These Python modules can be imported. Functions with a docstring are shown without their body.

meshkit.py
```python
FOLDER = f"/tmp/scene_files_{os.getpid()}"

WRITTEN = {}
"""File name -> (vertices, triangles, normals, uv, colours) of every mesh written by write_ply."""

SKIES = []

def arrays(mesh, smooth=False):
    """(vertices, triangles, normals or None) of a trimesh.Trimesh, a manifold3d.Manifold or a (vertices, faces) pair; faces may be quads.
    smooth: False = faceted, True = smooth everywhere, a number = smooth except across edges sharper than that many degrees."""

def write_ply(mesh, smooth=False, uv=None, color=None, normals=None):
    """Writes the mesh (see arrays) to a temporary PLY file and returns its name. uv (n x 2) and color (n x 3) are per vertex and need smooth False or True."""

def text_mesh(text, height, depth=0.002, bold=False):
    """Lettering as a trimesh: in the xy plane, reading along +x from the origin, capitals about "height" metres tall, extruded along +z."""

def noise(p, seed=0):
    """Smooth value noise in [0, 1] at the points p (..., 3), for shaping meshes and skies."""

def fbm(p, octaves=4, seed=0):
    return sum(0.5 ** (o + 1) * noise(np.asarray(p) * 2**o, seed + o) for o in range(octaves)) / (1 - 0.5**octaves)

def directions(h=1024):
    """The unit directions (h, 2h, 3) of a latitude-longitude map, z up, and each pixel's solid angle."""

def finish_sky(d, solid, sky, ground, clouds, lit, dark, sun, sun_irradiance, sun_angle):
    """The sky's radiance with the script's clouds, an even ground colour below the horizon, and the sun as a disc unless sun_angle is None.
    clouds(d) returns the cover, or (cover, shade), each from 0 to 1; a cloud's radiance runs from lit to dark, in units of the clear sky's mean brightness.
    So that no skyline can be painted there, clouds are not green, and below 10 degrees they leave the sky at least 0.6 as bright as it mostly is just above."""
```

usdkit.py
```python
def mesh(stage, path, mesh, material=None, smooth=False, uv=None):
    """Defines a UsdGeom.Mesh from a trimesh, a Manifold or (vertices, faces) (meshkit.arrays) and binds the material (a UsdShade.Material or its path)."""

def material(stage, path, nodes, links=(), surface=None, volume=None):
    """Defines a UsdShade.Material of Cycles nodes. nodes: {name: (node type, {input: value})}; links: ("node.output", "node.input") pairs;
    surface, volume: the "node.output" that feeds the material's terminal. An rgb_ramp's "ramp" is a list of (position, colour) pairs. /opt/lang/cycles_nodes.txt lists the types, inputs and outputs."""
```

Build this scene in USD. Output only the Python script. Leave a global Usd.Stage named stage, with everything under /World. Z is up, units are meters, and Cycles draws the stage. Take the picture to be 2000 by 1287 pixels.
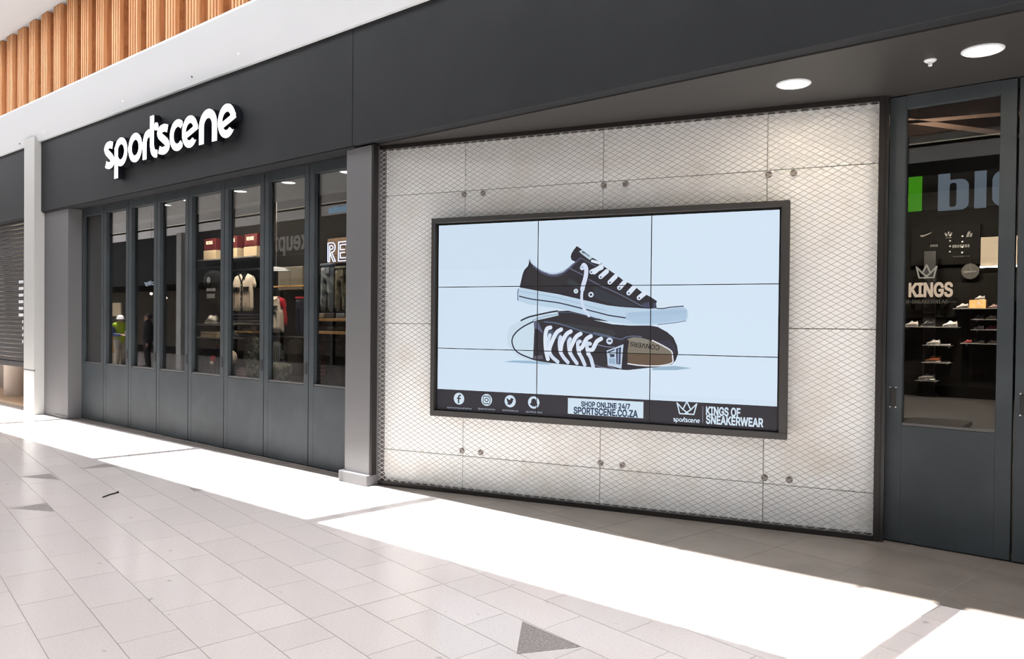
import math, random
import numpy as np, trimesh, usdkit, meshkit, manifold3d
from shapely.geometry import Polygon, LineString, Point, MultiPolygon, box as sbox
from shapely.ops import unary_union
from shapely import affinity
from scipy.spatial import Delaunay
from pxr import Usd, UsdGeom, UsdLux, UsdShade, Gf, Sdf, Vt

random.seed(7)
stage = Usd.Stage.CreateInMemory()
UsdGeom.SetStageUpAxis(stage, 'Z'); UsdGeom.SetStageMetersPerUnit(stage, 1.0)
UsdGeom.Xform.Define(stage, '/World'); UsdGeom.Scope.Define(stage, '/World/Looks')

# ------------------------------------------------------------------ camera, sky, sun, exposure
# world: x to the right along the shop front, y into the shop, z up; the camera stands at x = y = 0, eye height 1.6 m
EXPOSURE = 0.0
R = [(0.768713, 0.639518, 0.009808), (-0.015278, 0.003029, 0.999879), (-0.639411, 0.76877, -0.012099)]   # right, up, forward
cam = UsdGeom.Camera.Define(stage, '/World/camera')
cam.AddTransformOp().Set(Gf.Matrix4d(*R[0], 0, *R[1], 0, *[-c for c in R[2]], 0, 0, 0, 1.6, 1))
cam.CreateHorizontalApertureAttr(36.0); cam.CreateFocalLengthAttr(36.0 * 1518.22 / 2000)
cam.CreateExposureAttr(EXPOSURE); cam.CreateClippingRangeAttr((0.05, 500.0))

SKY = 7.8
dome = UsdLux.DomeLight.Define(stage, '/World/sky')
dome.CreateIntensityAttr(1.0)
sky = usdkit.material(stage, '/World/Looks/sky', {'b': ('background_shader', {'color': (0.97, 0.97, 1.0), 'strength': SKY})}, surface='b.background')
UsdShade.MaterialBindingAPI.Apply(dome.GetPrim()).Bind(sky)
SUN_DIR = np.array([0.10, 0.162, -1.0])                       # nearly overhead, a little from behind the camera
SUN = 9.0
sun = UsdLux.DistantLight.Define(stage, '/World/sun')
sun.CreateIntensityAttr(SUN); sun.CreateNormalizeAttr(True); sun.CreateAngleAttr(0.53); sun.CreateColorAttr((1.0, 0.97, 0.93))
zc = -SUN_DIR / np.linalg.norm(SUN_DIR); xc = np.cross((0, 1, 0), zc); xc /= np.linalg.norm(xc); yc = np.cross(zc, xc)
sun.AddTransformOp().Set(Gf.Matrix4d(*xc, 0, *yc, 0, *zc, 0, 0, 0, 20, 1))

# ------------------------------------------------------------------ helpers
def S(r, g, b):
    return tuple((c / 255 / 12.92 if c <= 10 else ((c / 255 + 0.055) / 1.055) ** 2.4) for c in (r, g, b))

def mat(name, color, rough=0.5, spec=0.5, metal=0.0, vary=0.0, noise=None, bump=None, extra=None):
    """principled look; vary: tone change per object; noise: (scale, colour 2, lo, hi); bump: (scale, strength)"""
    n = {'p': ('principled_bsdf', {'base_color': color, 'roughness': rough, 'specular_ior_level': spec, 'metallic': metal, **(extra or {})})}
    l, src = [], None
    if noise:
        n['g'] = ('geometry', {}); n['n'] = ('noise_texture', {'scale': noise[0], 'detail': 6.0, 'roughness': 0.6})
        n['r'] = ('rgb_ramp', {'ramp': [(noise[2], color), (noise[3], noise[1])]})
        l += [('g.position', 'n.vector'), ('n.fac', 'r.fac')]; src = 'r.color'
    if vary:
        n['o'] = ('object_info', {}); n['m'] = ('map_range', {'from_min': 0., 'from_max': 1., 'to_min': 1 - vary, 'to_max': 1 + vary})
        n['h'] = ('hsv', {'color': color}); l += [('o.random', 'm.value'), ('m.result', 'h.value')]
        if src: l.append((src, 'h.color'))
        src = 'h.color'
    if src: l.append((src, 'p.base_color'))
    if bump:
        if 'g' not in n: n['g'] = ('geometry', {})
        n['bn'] = ('noise_texture', {'scale': bump[0], 'detail': 4.0}); n['bu'] = ('bump', {'strength': bump[1], 'distance': 0.004})
        l += [('g.position', 'bn.vector'), ('bn.fac', 'bu.height'), ('bu.normal', 'p.normal')]
    return usdkit.material(stage, '/World/Looks/' + name, n, l, surface='p.BSDF')

def glow(name, color, strength):
    return usdkit.material(stage, '/World/Looks/' + name, {'p': ('principled_bsdf', {'base_color': (0.02, 0.02, 0.02), 'roughness': 0.4, 'emission_color': color, 'emission_strength': strength})}, surface='p.BSDF')

def pane_mat(name, tint, f0):
    """window pane: clear, with a mirror image that grows with the angle (the same from both sides)"""
    n = {'t': ('transparent_bsdf', {'color': tint}), 'g': ('glossy_bsdf', {'color': (1, 1, 1), 'roughness': 0.0}),
         'lw': ('layer_weight', {'blend': 0.5}), 'pw': ('math', {'math_type': 'power', 'value2': 4.0}),
         'ma': ('math', {'math_type': 'multiply_add', 'value2': 1 - f0, 'value3': f0}), 'x': ('mix_closure', {})}
    return usdkit.material(stage, '/World/Looks/' + name, n, [('lw.facing', 'pw.value1'), ('pw.value', 'ma.value1'), ('ma.value', 'x.fac'), ('t.BSDF', 'x.closure1'), ('g.BSDF', 'x.closure2')], surface='x.closure')

MATRIX, COUNT = {}, {}
def fresh(parent, name):
    k = (parent, name); i = COUNT.get(k, 0); COUNT[k] = i + 1
    return parent + '/' + (name if i == 0 else '%s_%03d' % (name, i))

def tag(prim, label=None, cat=None, group=None, kind=None):
    for k, v in (('label', label), ('category', cat), ('group', group), ('kind', kind)):
        if v: prim.SetCustomDataByKey(k, v)

def thing(name, label, cat, loc=(0, 0, 0), rz=0.0, group=None, kind=None):
    p = fresh('/World', name); x = UsdGeom.Xform.Define(stage, p)
    x.AddTranslateOp().Set(Gf.Vec3d(*map(float, loc))); x.AddRotateZOp().Set(math.degrees(rz))
    c, s = math.cos(rz), math.sin(rz); m = np.eye(4); m[:2, :2] = [[c, -s], [s, c]]; m[:3, 3] = loc
    MATRIX[p] = m; tag(x.GetPrim(), label, cat, group, kind)
    return p

class MB:
    """collects shapes (local coordinates of the thing, or world coordinates) and makes them one mesh"""
    def __init__(self): self.ms = []
    def add(self, m):
        if m is not None:
            if hasattr(m, 'to_mesh'):
                q = m.to_mesh(); m = trimesh.Trimesh(q.vert_properties[:, :3], q.tri_verts, process=False)
            self.ms.append(m)
        return self
    def box(self, x0, x1, y0, y1, z0, z1, bev=0.0):
        if bev > 0:
            b = bev; pts = []
            for sx, x in ((1, x0), (-1, x1)):
                for sy, y in ((1, y0), (-1, y1)):
                    for sz, z in ((1, z0), (-1, z1)):
                        pts += [(x + sx * b, y + sy * b, z), (x + sx * b, y, z + sz * b), (x, y + sy * b, z + sz * b)]
            return self.add(trimesh.Trimesh(pts, process=False).convex_hull)
        m = trimesh.creation.box((x1 - x0, y1 - y0, z1 - z0)); m.apply_translation(((x0 + x1) / 2, (y0 + y1) / 2, (z0 + z1) / 2))
        return self.add(m)
    def plate(self, poly, y0, y1):
        """a shape in the x-z plane given thickness from y0 (front) to y1 (back)"""
        for g in polys(poly):
            m = trimesh.creation.extrude_polygon(g, y1 - y0, engine='earcut'); v = np.array(m.vertices)
            self.add(trimesh.Trimesh(np.stack([v[:, 0], y1 - v[:, 2], v[:, 1]], 1), m.faces, process=False))
        return self
    def slab(self, poly, z0, z1):
        for g in polys(poly):
            m = trimesh.creation.extrude_polygon(g, z1 - z0, engine='earcut'); m.apply_translation((0, 0, z0)); self.add(m)
        return self
    def tube(self, pts, r, sides=8):
        pts = [np.array(p, float) for p in pts]
        for a, b in zip(pts[:-1], pts[1:]):
            self.add(trimesh.creation.cylinder(r, segment=[a, b], sections=sides))
        for p in pts[1:-1]:
            s = trimesh.creation.icosphere(1, r); s.apply_translation(p); self.add(s)
        return self
    def ball(self, c, r, sub=2):
        s = trimesh.creation.icosphere(sub, r); s.apply_translation(c); return self.add(s)
    def lathe(self, prof, c=(0, 0, 0), n=32):
        m = trimesh.creation.revolve(np.array(prof, float), sections=n); m.apply_translation(c); return self.add(m)
    def build(self, name, material, parent, world=False, smooth=False, label=None, kind=None):
        m = trimesh.util.concatenate(self.ms) if len(self.ms) > 1 else self.ms[0]
        v = np.array(m.vertices)
        root = '/'.join(parent.split('/')[:3])                     # a part of a part keeps the thing's own coordinates
        if world and root in MATRIX: v = (v - MATRIX[root][:3, 3]) @ MATRIX[root][:3, :3]
        p = fresh(parent, name)
        u = usdkit.mesh(stage, p, trimesh.Trimesh(v, m.faces, process=False), material, smooth=smooth)
        tag(u.GetPrim(), label, None, None, kind)
        return p

def polys(g):
    if g.is_empty: return []
    return [q for q in (g.geoms if hasattr(g, 'geoms') else [g]) if isinstance(q, Polygon) and q.area > 1e-9]

def top(name, mb, material, label, cat, group=None, kind=None, smooth=False):
    p = mb.build(name, material, '/World', smooth=smooth); tag(stage.GetPrimAtPath(p), label, cat, group, kind); return p

def copy(root, name, label, loc, rz=0.0, group=None):
    """a further copy of a finished thing"""
    p = fresh('/World', name); x = UsdGeom.Xform.Define(stage, p); pr = x.GetPrim()
    x.AddTranslateOp().Set(Gf.Vec3d(*map(float, loc))); x.AddRotateZOp().Set(math.degrees(rz))
    pr.GetReferences().AddInternalReference(root); pr.SetInstanceable(True)
    src = stage.GetPrimAtPath(root).GetCustomData()
    tag(pr, label, src['category'], group or src.get('group'), src.get('kind'))
    return p

_T = {}
def text_poly(s, h, bold=True, cond=1.0, fat=0.0):
    k = (s, bold)
    if k not in _T:
        m = meshkit.text_mesh(s, 1.0, 0.1, bold); t = m.triangles[m.face_normals[:, 2] > 0.5][:, :, :2]
        _T[k] = unary_union([Polygon(a).buffer(1e-4) for a in t])
    g = affinity.scale(_T[k], h * cond, h, origin=(0, 0))
    return g.buffer(fat) if fat else g

def fit(g, x0, x1, z0, z1):
    a, b, c, d = g.bounds
    g = affinity.translate(g, -a, -b); g = affinity.scale(g, (x1 - x0) / (c - a), (z1 - z0) / (d - b), origin=(0, 0))
    return affinity.translate(g, x0, z0)

def puff(poly, t, res=0.03, rim=0.05, wave=0.0, seed=1):
    """a soft flat body (cloth, shoe) in the x-z plane, thickest (half thickness t) away from its outline"""
    out = []
    for g in polys(poly):
        b = g.exterior; n = max(12, int(b.length / res)); P = [b.interpolate(i / n, True).coords[0] for i in range(n)]
        x0, z0, x1, z1 = g.bounds; inn = g.buffer(-res * 0.5)
        for i, x in enumerate(np.arange(x0, x1, res)):
            for z in np.arange(z0 + (i % 2) * res / 2, z1, res):
                if inn.contains(Point(x, z)): P.append((x, z))
        P = np.array(P); D = Delaunay(P); gb = g.buffer(1e-4)
        T = [s for s in D.simplices if gb.contains(Point(P[s].mean(0)))]
        d = np.array([b.distance(Point(p)) for p in P]); d[:n] = 0
        h = t * np.sqrt(np.clip(1 - (1 - np.clip(d / rim, 0, 1)) ** 2, 0, 1))
        w = wave * (meshkit.fbm(np.stack([P[:, 0] * 14, P[:, 1] * 3, np.full(len(P), seed)], 1), 3, seed) - 0.5) * (h / t)
        F = np.stack([P[:, 0], -h - w, P[:, 1]], 1); B = np.stack([P[:, 0], h - w, P[:, 1]], 1)
        T = np.array(T); a, bb, c = P[T[:, 0]], P[T[:, 1]], P[T[:, 2]]
        neg = ((bb - a)[:, 0] * (c - a)[:, 1] - (bb - a)[:, 1] * (c - a)[:, 0]) < 0
        T[neg] = T[neg][:, ::-1]
        out.append(trimesh.Trimesh(np.vstack([F, B]), np.vstack([T, T[:, ::-1] + len(P)]), process=False))
    return trimesh.util.concatenate(out)

def rounded(p, r): return p.buffer(r, quad_segs=6)
def stroke(pts, w, cap='flat'): return LineString(pts).buffer(w / 2, cap_style=cap, join_style='round', quad_segs=8)
def curve(pts, n=6):
    """smooth line through the points"""
    p = np.array(pts, float); q = np.vstack([2 * p[0] - p[1], p, 2 * p[-1] - p[-2]]); out = []
    for i in range(1, len(q) - 2):
        for t in np.linspace(0, 1, n, endpoint=False):
            a, b, c, d = q[i - 1], q[i], q[i + 1], q[i + 2]
            out.append(0.5 * (2 * b + (c - a) * t + (2 * a - 5 * b + 4 * c - d) * t * t + (3 * b - a - 3 * c + d) * t ** 3))
    return [tuple(x) for x in out] + [tuple(p[-1])]
def arc(cx, cz, r, a0, a1, n=24): return [(cx + r * math.cos(math.radians(a)), cz + r * math.sin(math.radians(a))) for a in np.linspace(a0, a1, n)]

# ------------------------------------------------------------------ looks
tile_pale = []
for i, c in enumerate([(0.620, 0.574, 0.556), (0.634, 0.586, 0.568), (0.608, 0.566, 0.549)]):
    n = {'g': ('geometry', {}), 'n': ('noise_texture', {'scale': 70.0, 'detail': 5.0}), 'r': ('rgb_ramp', {'ramp': [(0.45, c), (0.8, tuple(q * 0.88 for q in c))]}),
         's': ('noise_texture', {'scale': 9.0, 'detail': 3.0, 'roughness': 0.45}), 'q': ('rgb_ramp', {'ramp': [(0.71, (1, 1, 1)), (0.76, (0.72, 0.70, 0.69))]}), 'm': ('mix', {'mix_type': 'multiply', 'fac': 1.0}),
         'o': ('object_info', {}), 'v': ('map_range', {'from_min': 0., 'from_max': 1., 'to_min': 0.975, 'to_max': 1.02}), 'h': ('hsv', {}), 'p': ('principled_bsdf', {'roughness': 0.15, 'specular_ior_level': 0.5})}
    tile_pale.append(usdkit.material(stage, '/World/Looks/tile_pale_%d' % i, n, [('g.position', 'n.vector'), ('g.position', 's.vector'), ('n.fac', 'r.fac'), ('s.fac', 'q.fac'), ('r.color', 'm.color1'), ('q.color', 'm.color2'), ('o.random', 'v.value'), ('v.result', 'h.value'), ('m.color', 'h.color'), ('h.color', 'p.base_color')], surface='p.BSDF'))
tile_dark = mat('terrazzo_dark', (0.22, 0.195, 0.19), 0.5, 0.3, noise=(90.0, (0.42, 0.385, 0.37), 0.5, 0.66))
tile_grey = mat('tile_grey', (0.165, 0.143, 0.127), 0.33, 0.4, vary=0.04, noise=(3.0, (0.135, 0.117, 0.104), 0.4, 0.65))
grout = mat('grout', (0.43, 0.385, 0.365), 0.8); grout_grey = mat('grout_grey', (0.27, 0.235, 0.20), 0.8)
paint_dark = mat('fascia_paint', (0.0195, 0.0212, 0.0235), 0.6, 0.12, noise=(1.3, (0.017, 0.0187, 0.021), 0.4, 0.6))
paint_soffit = mat('soffit_paint', (0.028, 0.027, 0.0265), 0.5, 0.3)
pier_grey = mat('pier_paint', (0.102, 0.102, 0.107), 0.55, 0.2)
white_paint = mat('white_paint', (0.52, 0.55, 0.575), 0.6, 0.3)
pier_white = mat('pier_white_paint', (0.37, 0.375, 0.365), 0.5, 0.3)
door_paint = mat('door_paint', (0.0325, 0.0390, 0.0435), 0.5, 0.10, noise=(2.0, (0.039, 0.0465, 0.0515), 0.42, 0.6))
door_inner = mat('door_bead', (0.055, 0.054, 0.053), 0.4, 0.4)
black_frame = mat('black_frame', (0.011, 0.0095, 0.0095), 0.45, 0.3)
black = mat('black', (0.01, 0.01, 0.01), 0.4, 0.4)
frame_grey = mat('screen_frame', (0.024, 0.023, 0.022), 0.45, 0.4)
steel = mat('steel', (0.5, 0.5, 0.5), 0.35, 0.5, metal=0.9)
mesh_metal = mat('mesh_metal', (0.30, 0.29, 0.275), 0.6, 0.3)
concrete = [mat('concrete_%d' % i, c, 0.75, 0.2, vary=0.03, noise=(1.6, d, 0.5, 0.78), bump=(40.0, 0.25)) for i, (c, d) in enumerate([((0.80, 0.825, 0.83), (0.63, 0.595, 0.54)), ((0.78, 0.805, 0.81), (0.61, 0.57, 0.51))])]
concrete_joint = mat('concrete_joint', (0.30, 0.275, 0.24), 0.9)
tie_mat = mat('tie_hole', (0.16, 0.135, 0.125), 0.8)
glass = pane_mat('glass', (0.84, 0.85, 0.84), 0.040)
woods = []
for i, (c, d) in enumerate([((0.62, 0.30, 0.13), (0.45, 0.19, 0.075)), ((0.66, 0.34, 0.155), (0.52, 0.235, 0.10)), ((0.54, 0.24, 0.10), (0.40, 0.16, 0.06)), ((0.70, 0.39, 0.19), (0.56, 0.27, 0.12))]):
    n = {'g': ('geometry', {}), 'm': ('mapping', {'scale': (40.0, 40.0, 2.0)}), 'n': ('noise_texture', {'scale': 1.0, 'detail': 5.0}), 'r': ('rgb_ramp', {'ramp': [(0.35, c), (0.7, d)]}), 'p': ('principled_bsdf', {'roughness': 0.55, 'specular_ior_level': 0.3})}
    woods.append(usdkit.material(stage, '/World/Looks/wood_%d' % i, n, [('g.position', 'm.vector'), ('m.vector', 'n.vector'), ('n.fac', 'r.fac'), ('r.color', 'p.base_color')], surface='p.BSDF'))
wood_dark = mat('wood_dark', (0.40, 0.165, 0.06), 0.6, 0.3, noise=(14.0, (0.30, 0.115, 0.04), 0.4, 0.65))
wood_back = mat('wood_back', (0.33, 0.14, 0.055), 0.6, 0.3)
lamp_glow = glow('lamp_glow', (1.0, 0.83, 0.62), 120.0)
sign_white = glow('sign_white', (0.97, 0.98, 1.0), 1.9)
sign_side = mat('sign_side', (0.005, 0.006, 0.009), 0.6, 0.1)

# ------------------------------------------------------------------ measured set-out
YF, YP, YD, YR = 4.78, 4.83, 5.03, 6.17              # fascia, piers, folding doors, right-hand doors
ZS, ZT = 3.262, 4.394                                # soffit / fascia bottom, fascia top
PHI = -0.16956                                       # the mall's tile grid lies 9.7 degrees off the shop front
MU, MP = 0.26828, (-5.82, 4.933)                     # the mesh wall turns 15.4 degrees inwards
MD, MN = np.array([math.cos(MU), math.sin(MU)]), np.array([-math.sin(MU), math.cos(MU)])
CEIL = 6.17
def on_wall(u, off=0.0): return np.array(MP) + u * MD - off * MN

# ------------------------------------------------------------------ floor
floor = thing('floor', 'pale terrazzo mall floor with grey tiles at the shop entrance', 'floor', kind='structure')

tri_px = [[(-2.569, 3.202), (-2.158, 3.144), (-2.341, 2.877)], [(-7.30, 2.281), (-7.284, 2.555), (-6.908, 2.488)], [(-8.65, 2.803), (-8.604, 3.055), (-8.22, 2.997)], [(-8.645, 3.348), (-8.777, 3.66), (-8.50, 3.67)], [(-6.95, 3.66), (-6.79, 3.72), (-6.777, 3.62)]]
tris = [Polygon(t) for t in tri_px]
trisU = unary_union([t.buffer(0.003) for t in tris])
lease = Polygon([(-60, 4.86), (-13.0, 4.86), (-6.0, 4.875), (-5.0, 4.93), (14, 5.06), (14, 22), (-60, 22)])     # where the grey shop tiles begin
MB().box(-60, 14, -9, 22, -0.30, -0.012).build('slab', grout, floor)
MB().slab(sbox(-17, -3, 4, 5.4).difference(lease), -0.012, -0.0045).build('joint_bed', grout, floor)
MB().slab(sbox(-17, 4.3, 4, 6.7).intersection(lease), -0.012, -0.0018).build('joint_bed', grout_grey, floor)
cP, sP = math.cos(PHI), math.sin(PHI)
def tile_poly(s0, s1, t0, t1):
    return Polygon([(s * cP - t * sP, s * sP + t * cP) for s, t in ((s0, t0), (s1, t0), (s1, t1), (s0, t1))])
def cam_px(x, y, z=0.0):
    d = np.array([x, y, z - 1.6]); c = [float(np.dot(r, d)) for r in R]
    return (1000 + 1518.22 * c[0] / c[2], 643.5 - 1518.22 * c[1] / c[2], c[2]) if c[2] > 0.3 else (9e9, 9e9, c[2])
cells = []
P, L, MJ = 0.2895, 0.59, -3.82
for k in range(-30, 20):
    t0 = 0.7125 + P * k; off = 0.0 if k % 2 == 0 else L / 2
    js = [MJ + off + L * n for n in range(-26, 22)] + [MJ]
    js = sorted(set(round(j, 4) for j in js))
    for a, b in zip(js[:-1], js[1:]):
        if b - a < 0.05: continue
        g0, g1 = (0.003 if abs(a - MJ) < 1e-3 else 0.0018), (0.003 if abs(b - MJ) < 1e-3 else 0.0018)
        q = tile_poly(a + g0, b - g1, t0 + 0.0021, t0 + P - 0.0021)
        c = q.centroid
        if not (-17 < c.x < 4 and -3 < c.y < 5.4): continue
        g = q.difference(lease).difference(trisU)
        if g.area > 1e-4: cells.append((g, 0))
for i in range(-22, 12):
    for j in range(-12, 8):
        s, t = -2.392 + 0.5695 * i, 5.03 + 0.60 * j
        q = tile_poly(s + 0.002, s + 0.5675, t + 0.002, t + 0.598)
        if not (-16.5 < q.centroid.x < 2.5 and 4.3 < q.centroid.y < 6.6): continue
        g = q.intersection(lease.buffer(-0.0015))
        if g.area > 1e-4: cells.append((g, 1))
seen, rest = [], {0: MB(), 1: MB()}
for g, kind in cells:
    c = g.centroid; px, py, d = cam_px(c.x, c.y)
    vis = d > 0 and -60 < px < 2060 and py < 1330
    if vis and kind and c.x < -6.0 and c.y > 5.06: vis = False
    seen.append((g, kind, d)) if vis else rest[kind].slab(g, -0.012, 0.0)
seen.sort(key=lambda e: e[2])
n_tile = 0
for g, kind, d in seen:
    if n_tile < 298:
        MB().slab(g, -0.012, random.uniform(-0.0004, 0.0)).build('tile', tile_grey if kind else random.choice(tile_pale), floor); n_tile += 1
    else: rest[kind].slab(g, -0.012, -0.0001)
rest[0].build('tile_field', tile_pale[0], floor, kind='stuff'); rest[1].build('tile_field', tile_grey, floor, kind='stuff')
for t in tris: MB().slab(t, -0.012, 0.0).build('inlay', tile_dark, floor, label='dark speckled triangular inlay')
far = sbox(-60, -9, 14, 22).difference(sbox(-16.9, -2.95, 2.4, 6.5))
MB().slab(far.difference(lease), -0.012, -0.0004).build('terrazzo_field', tile_pale[0], floor, kind='stuff')
MB().slab(far.intersection(lease).difference(sbox(-16, 5.1, 2.4, 22)), -0.012, -0.0004).build('terrazzo_field', tile_grey, floor, kind='stuff')
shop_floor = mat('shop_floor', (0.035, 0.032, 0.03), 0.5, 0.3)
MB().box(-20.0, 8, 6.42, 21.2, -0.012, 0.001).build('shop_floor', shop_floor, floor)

far_ceiling = mat('far_ceiling_paint', (0.80, 0.81, 0.82), 0.6, 0.2)
# ------------------------------------------------------------------ roof and ceilings with the glazed slot the sun falls through
roof = thing('ceiling', 'white mall ceiling above the slatted wood band', 'ceiling', kind='structure')
sh = SUN_DIR[:2] * CEIL
def up(p): return (p[0] - sh[0], p[1] - sh[1])               # floor point -> where its sun ray passes the ceiling
inner = [(-60, 4.78), (-12.5, 4.78), (-9.0, 4.806), (-6.0, 4.868), (-4.0, 4.92), (-2.0, 4.968), (0, 5.04), (6, 5.2)]
upper = Polygon([up(p) for p in inner] + [(14, 4.2), (14, 9), (-60, 9)])
MB().slab(upper, CEIL, CEIL + 0.05).build('ceiling_panel', white_paint, roof)
front = up((0, 3.705))[1]
MB().box(-60, 14, -0.95, front, CEIL, CEIL + 0.05).build('ceiling_panel', white_paint, roof)
MB().box(-60, 14, -9, -1.6, CEIL, CEIL + 0.05).build('ceiling_panel', far_ceiling, roof)
bars = MB()
def beam(a, b, w):
    a, b = np.array(up(a)), np.array(up(b)); d = (b - a) / np.linalg.norm(b - a); a, b = a - d * 0.25, b + d * 0.25; n = np.array([-d[1], d[0]]) * w / 2
    bars.slab(Polygon([a + n, b + n, b - n, a - n]), CEIL + 0.05, CEIL + 0.09)
for x in (-21.2, -17.2, -13.16, -9.13, -5.12, -1.05, 3.0): beam((x, 3.7), (x + 0.16, 4.95), 0.16 if x > -6 else 0.14)
for x in (-11.6, -10.4, -7.6, -6.3, -3.95, -2.74, -1.55, 0.5, 1.7): beam((x, 3.7), (x + 0.17, 4.95), 0.028)
bars.build('glazing_bar', white_paint, roof)

# ------------------------------------------------------------------ shop front: fascia, bulkhead, wood band
wf = thing('wall_front', 'dark grey shop fascia above the doors', 'wall', kind='structure')
MB().box(-13.99, -6.004, YF, YD - 0.02, 3.272, ZT, 0.004).build('fascia_panel', paint_dark, wf)
MB().box(-5.998, 6.0, YF, 4.90, 3.272, ZT, 0.004).build('fascia_panel', paint_dark, wf)
MB().box(-13.95, -6.01, 4.80, 5.20, 3.256, 3.272).build('fascia_underside', paint_dark, wf)
MB().box(-13.4, 8, 5.06, 5.25, 3.30, 4.9).build('header', black, wf)
sof = Polygon([(-6.14, 4.90), (6.0, 4.90), (6.0, 6.45), (-1.50, 6.45), tuple(on_wall(4.44, -0.2)), tuple(on_wall(-0.1, -0.2)), (-6.14, 5.10)])
sft = thing('trim_1', 'dark painted soffit over the recessed entrance', 'soffit', kind='structure')
MB().slab(sof, ZS, ZS + 0.05).build('soffit_board', paint_soffit, sft)

bk = MB()
bp = Polygon([(4.90, ZT), (4.74, ZT), (4.50, 4.878), (4.50, 4.905), (4.90, 4.905)])
m = trimesh.creation.extrude_polygon(bp, 74.0, engine='earcut'); v = np.array(m.vertices)
bk.add(trimesh.Trimesh(np.stack([v[:, 2] - 60, v[:, 0], v[:, 1]], 1), m.faces, process=False))
rubber_white = mat('fixing_white', (0.85, 0.85, 0.85), 0.3)
t2 = thing('trim_2', 'smooth white sloping bulkhead running above the dark fascia', 'bulkhead', kind='structure')
bk.build('bulkhead_panel', white_paint, t2)
for i, (x, y, z) in enumerate(((-8.922, 4.703, 4.468), (-10.736, 4.692, 4.492), (-7.862, 4.681, 4.513), (-13.501, 4.694, 4.487), (-14.60, 4.711, 4.453))):
    MB().ball((x, y, z), 0.013, 1).build('fixing', rubber_white if i in (1, 2, 3) else pier_grey, t2)

wb = thing('wood_cladding', 'orange-brown vertical timber slat cladding above the white bulkhead', 'cladding')
MB().box(-59.9, 13.9, 4.635, 4.70, 4.906, CEIL - 0.004).build('backing_board', wood_back, wb)
pitch, x = 0.49, -18.03
farwood = MB()
while x < 3:
    near = -17.5 < x < -6
    b = MB().box(x, x + 0.235, 4.575, 4.635, 4.906, CEIL - 0.004)
    if near: b.build('batten', random.choice((woods[2], wood_dark)), wb)
    else: farwood.ms += b.ms
    for k in range(4):
        a = x + 0.001 + k * 0.0665
        b = MB().box(a, a + 0.034, 4.52, 4.575, 4.906, CEIL - 0.004, 0.003)
        if near: b.build('slat', random.choice((woods[1], woods[3], woods[3], woods[0])), wb)
        else: farwood.ms += b.ms
    x += pitch
farwood.build('slat_field', woods[1], wb, kind='stuff')

# ------------------------------------------------------------------ piers
wp = thing('pier', 'white painted square pier between the two shop fronts', 'pier', (-14.09, 4.9, 0), kind='structure')
MB().box(-14.312, -13.865, 4.68, 5.4, 0.0, 4.47, 0.006).build('shaft', pier_white, wp, world=True)
MB().box(-14.314, -13.863, 4.678, 4.70, 0.705, 0.725).build('joint', pier_grey, wp, world=True)
lp = thing('pier', 'dark grey pier left of the folding doors, beside the white pier', 'pier', (-13.37, 5.0, 0), kind='structure')
MB().box(-13.863, -12.915, YP, 5.35, 0.0, 3.256, 0.005).build('shaft', pier_grey, lp, world=True)
MB().box(-13.40, -12.93, YP - 0.012, YP + 0.02, 0.0, 0.05, 0.004).build('plinth', pier_grey, lp, world=True)
rp = thing('pier', 'grey pier with a plinth between folding doors and mesh wall', 'pier', (-5.97, 5.0, 0), kind='structure')
MB().box(-6.15, -5.779, YP, 5.35, 0.0, 3.256, 0.005).build('shaft', pier_grey, rp, world=True)
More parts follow.
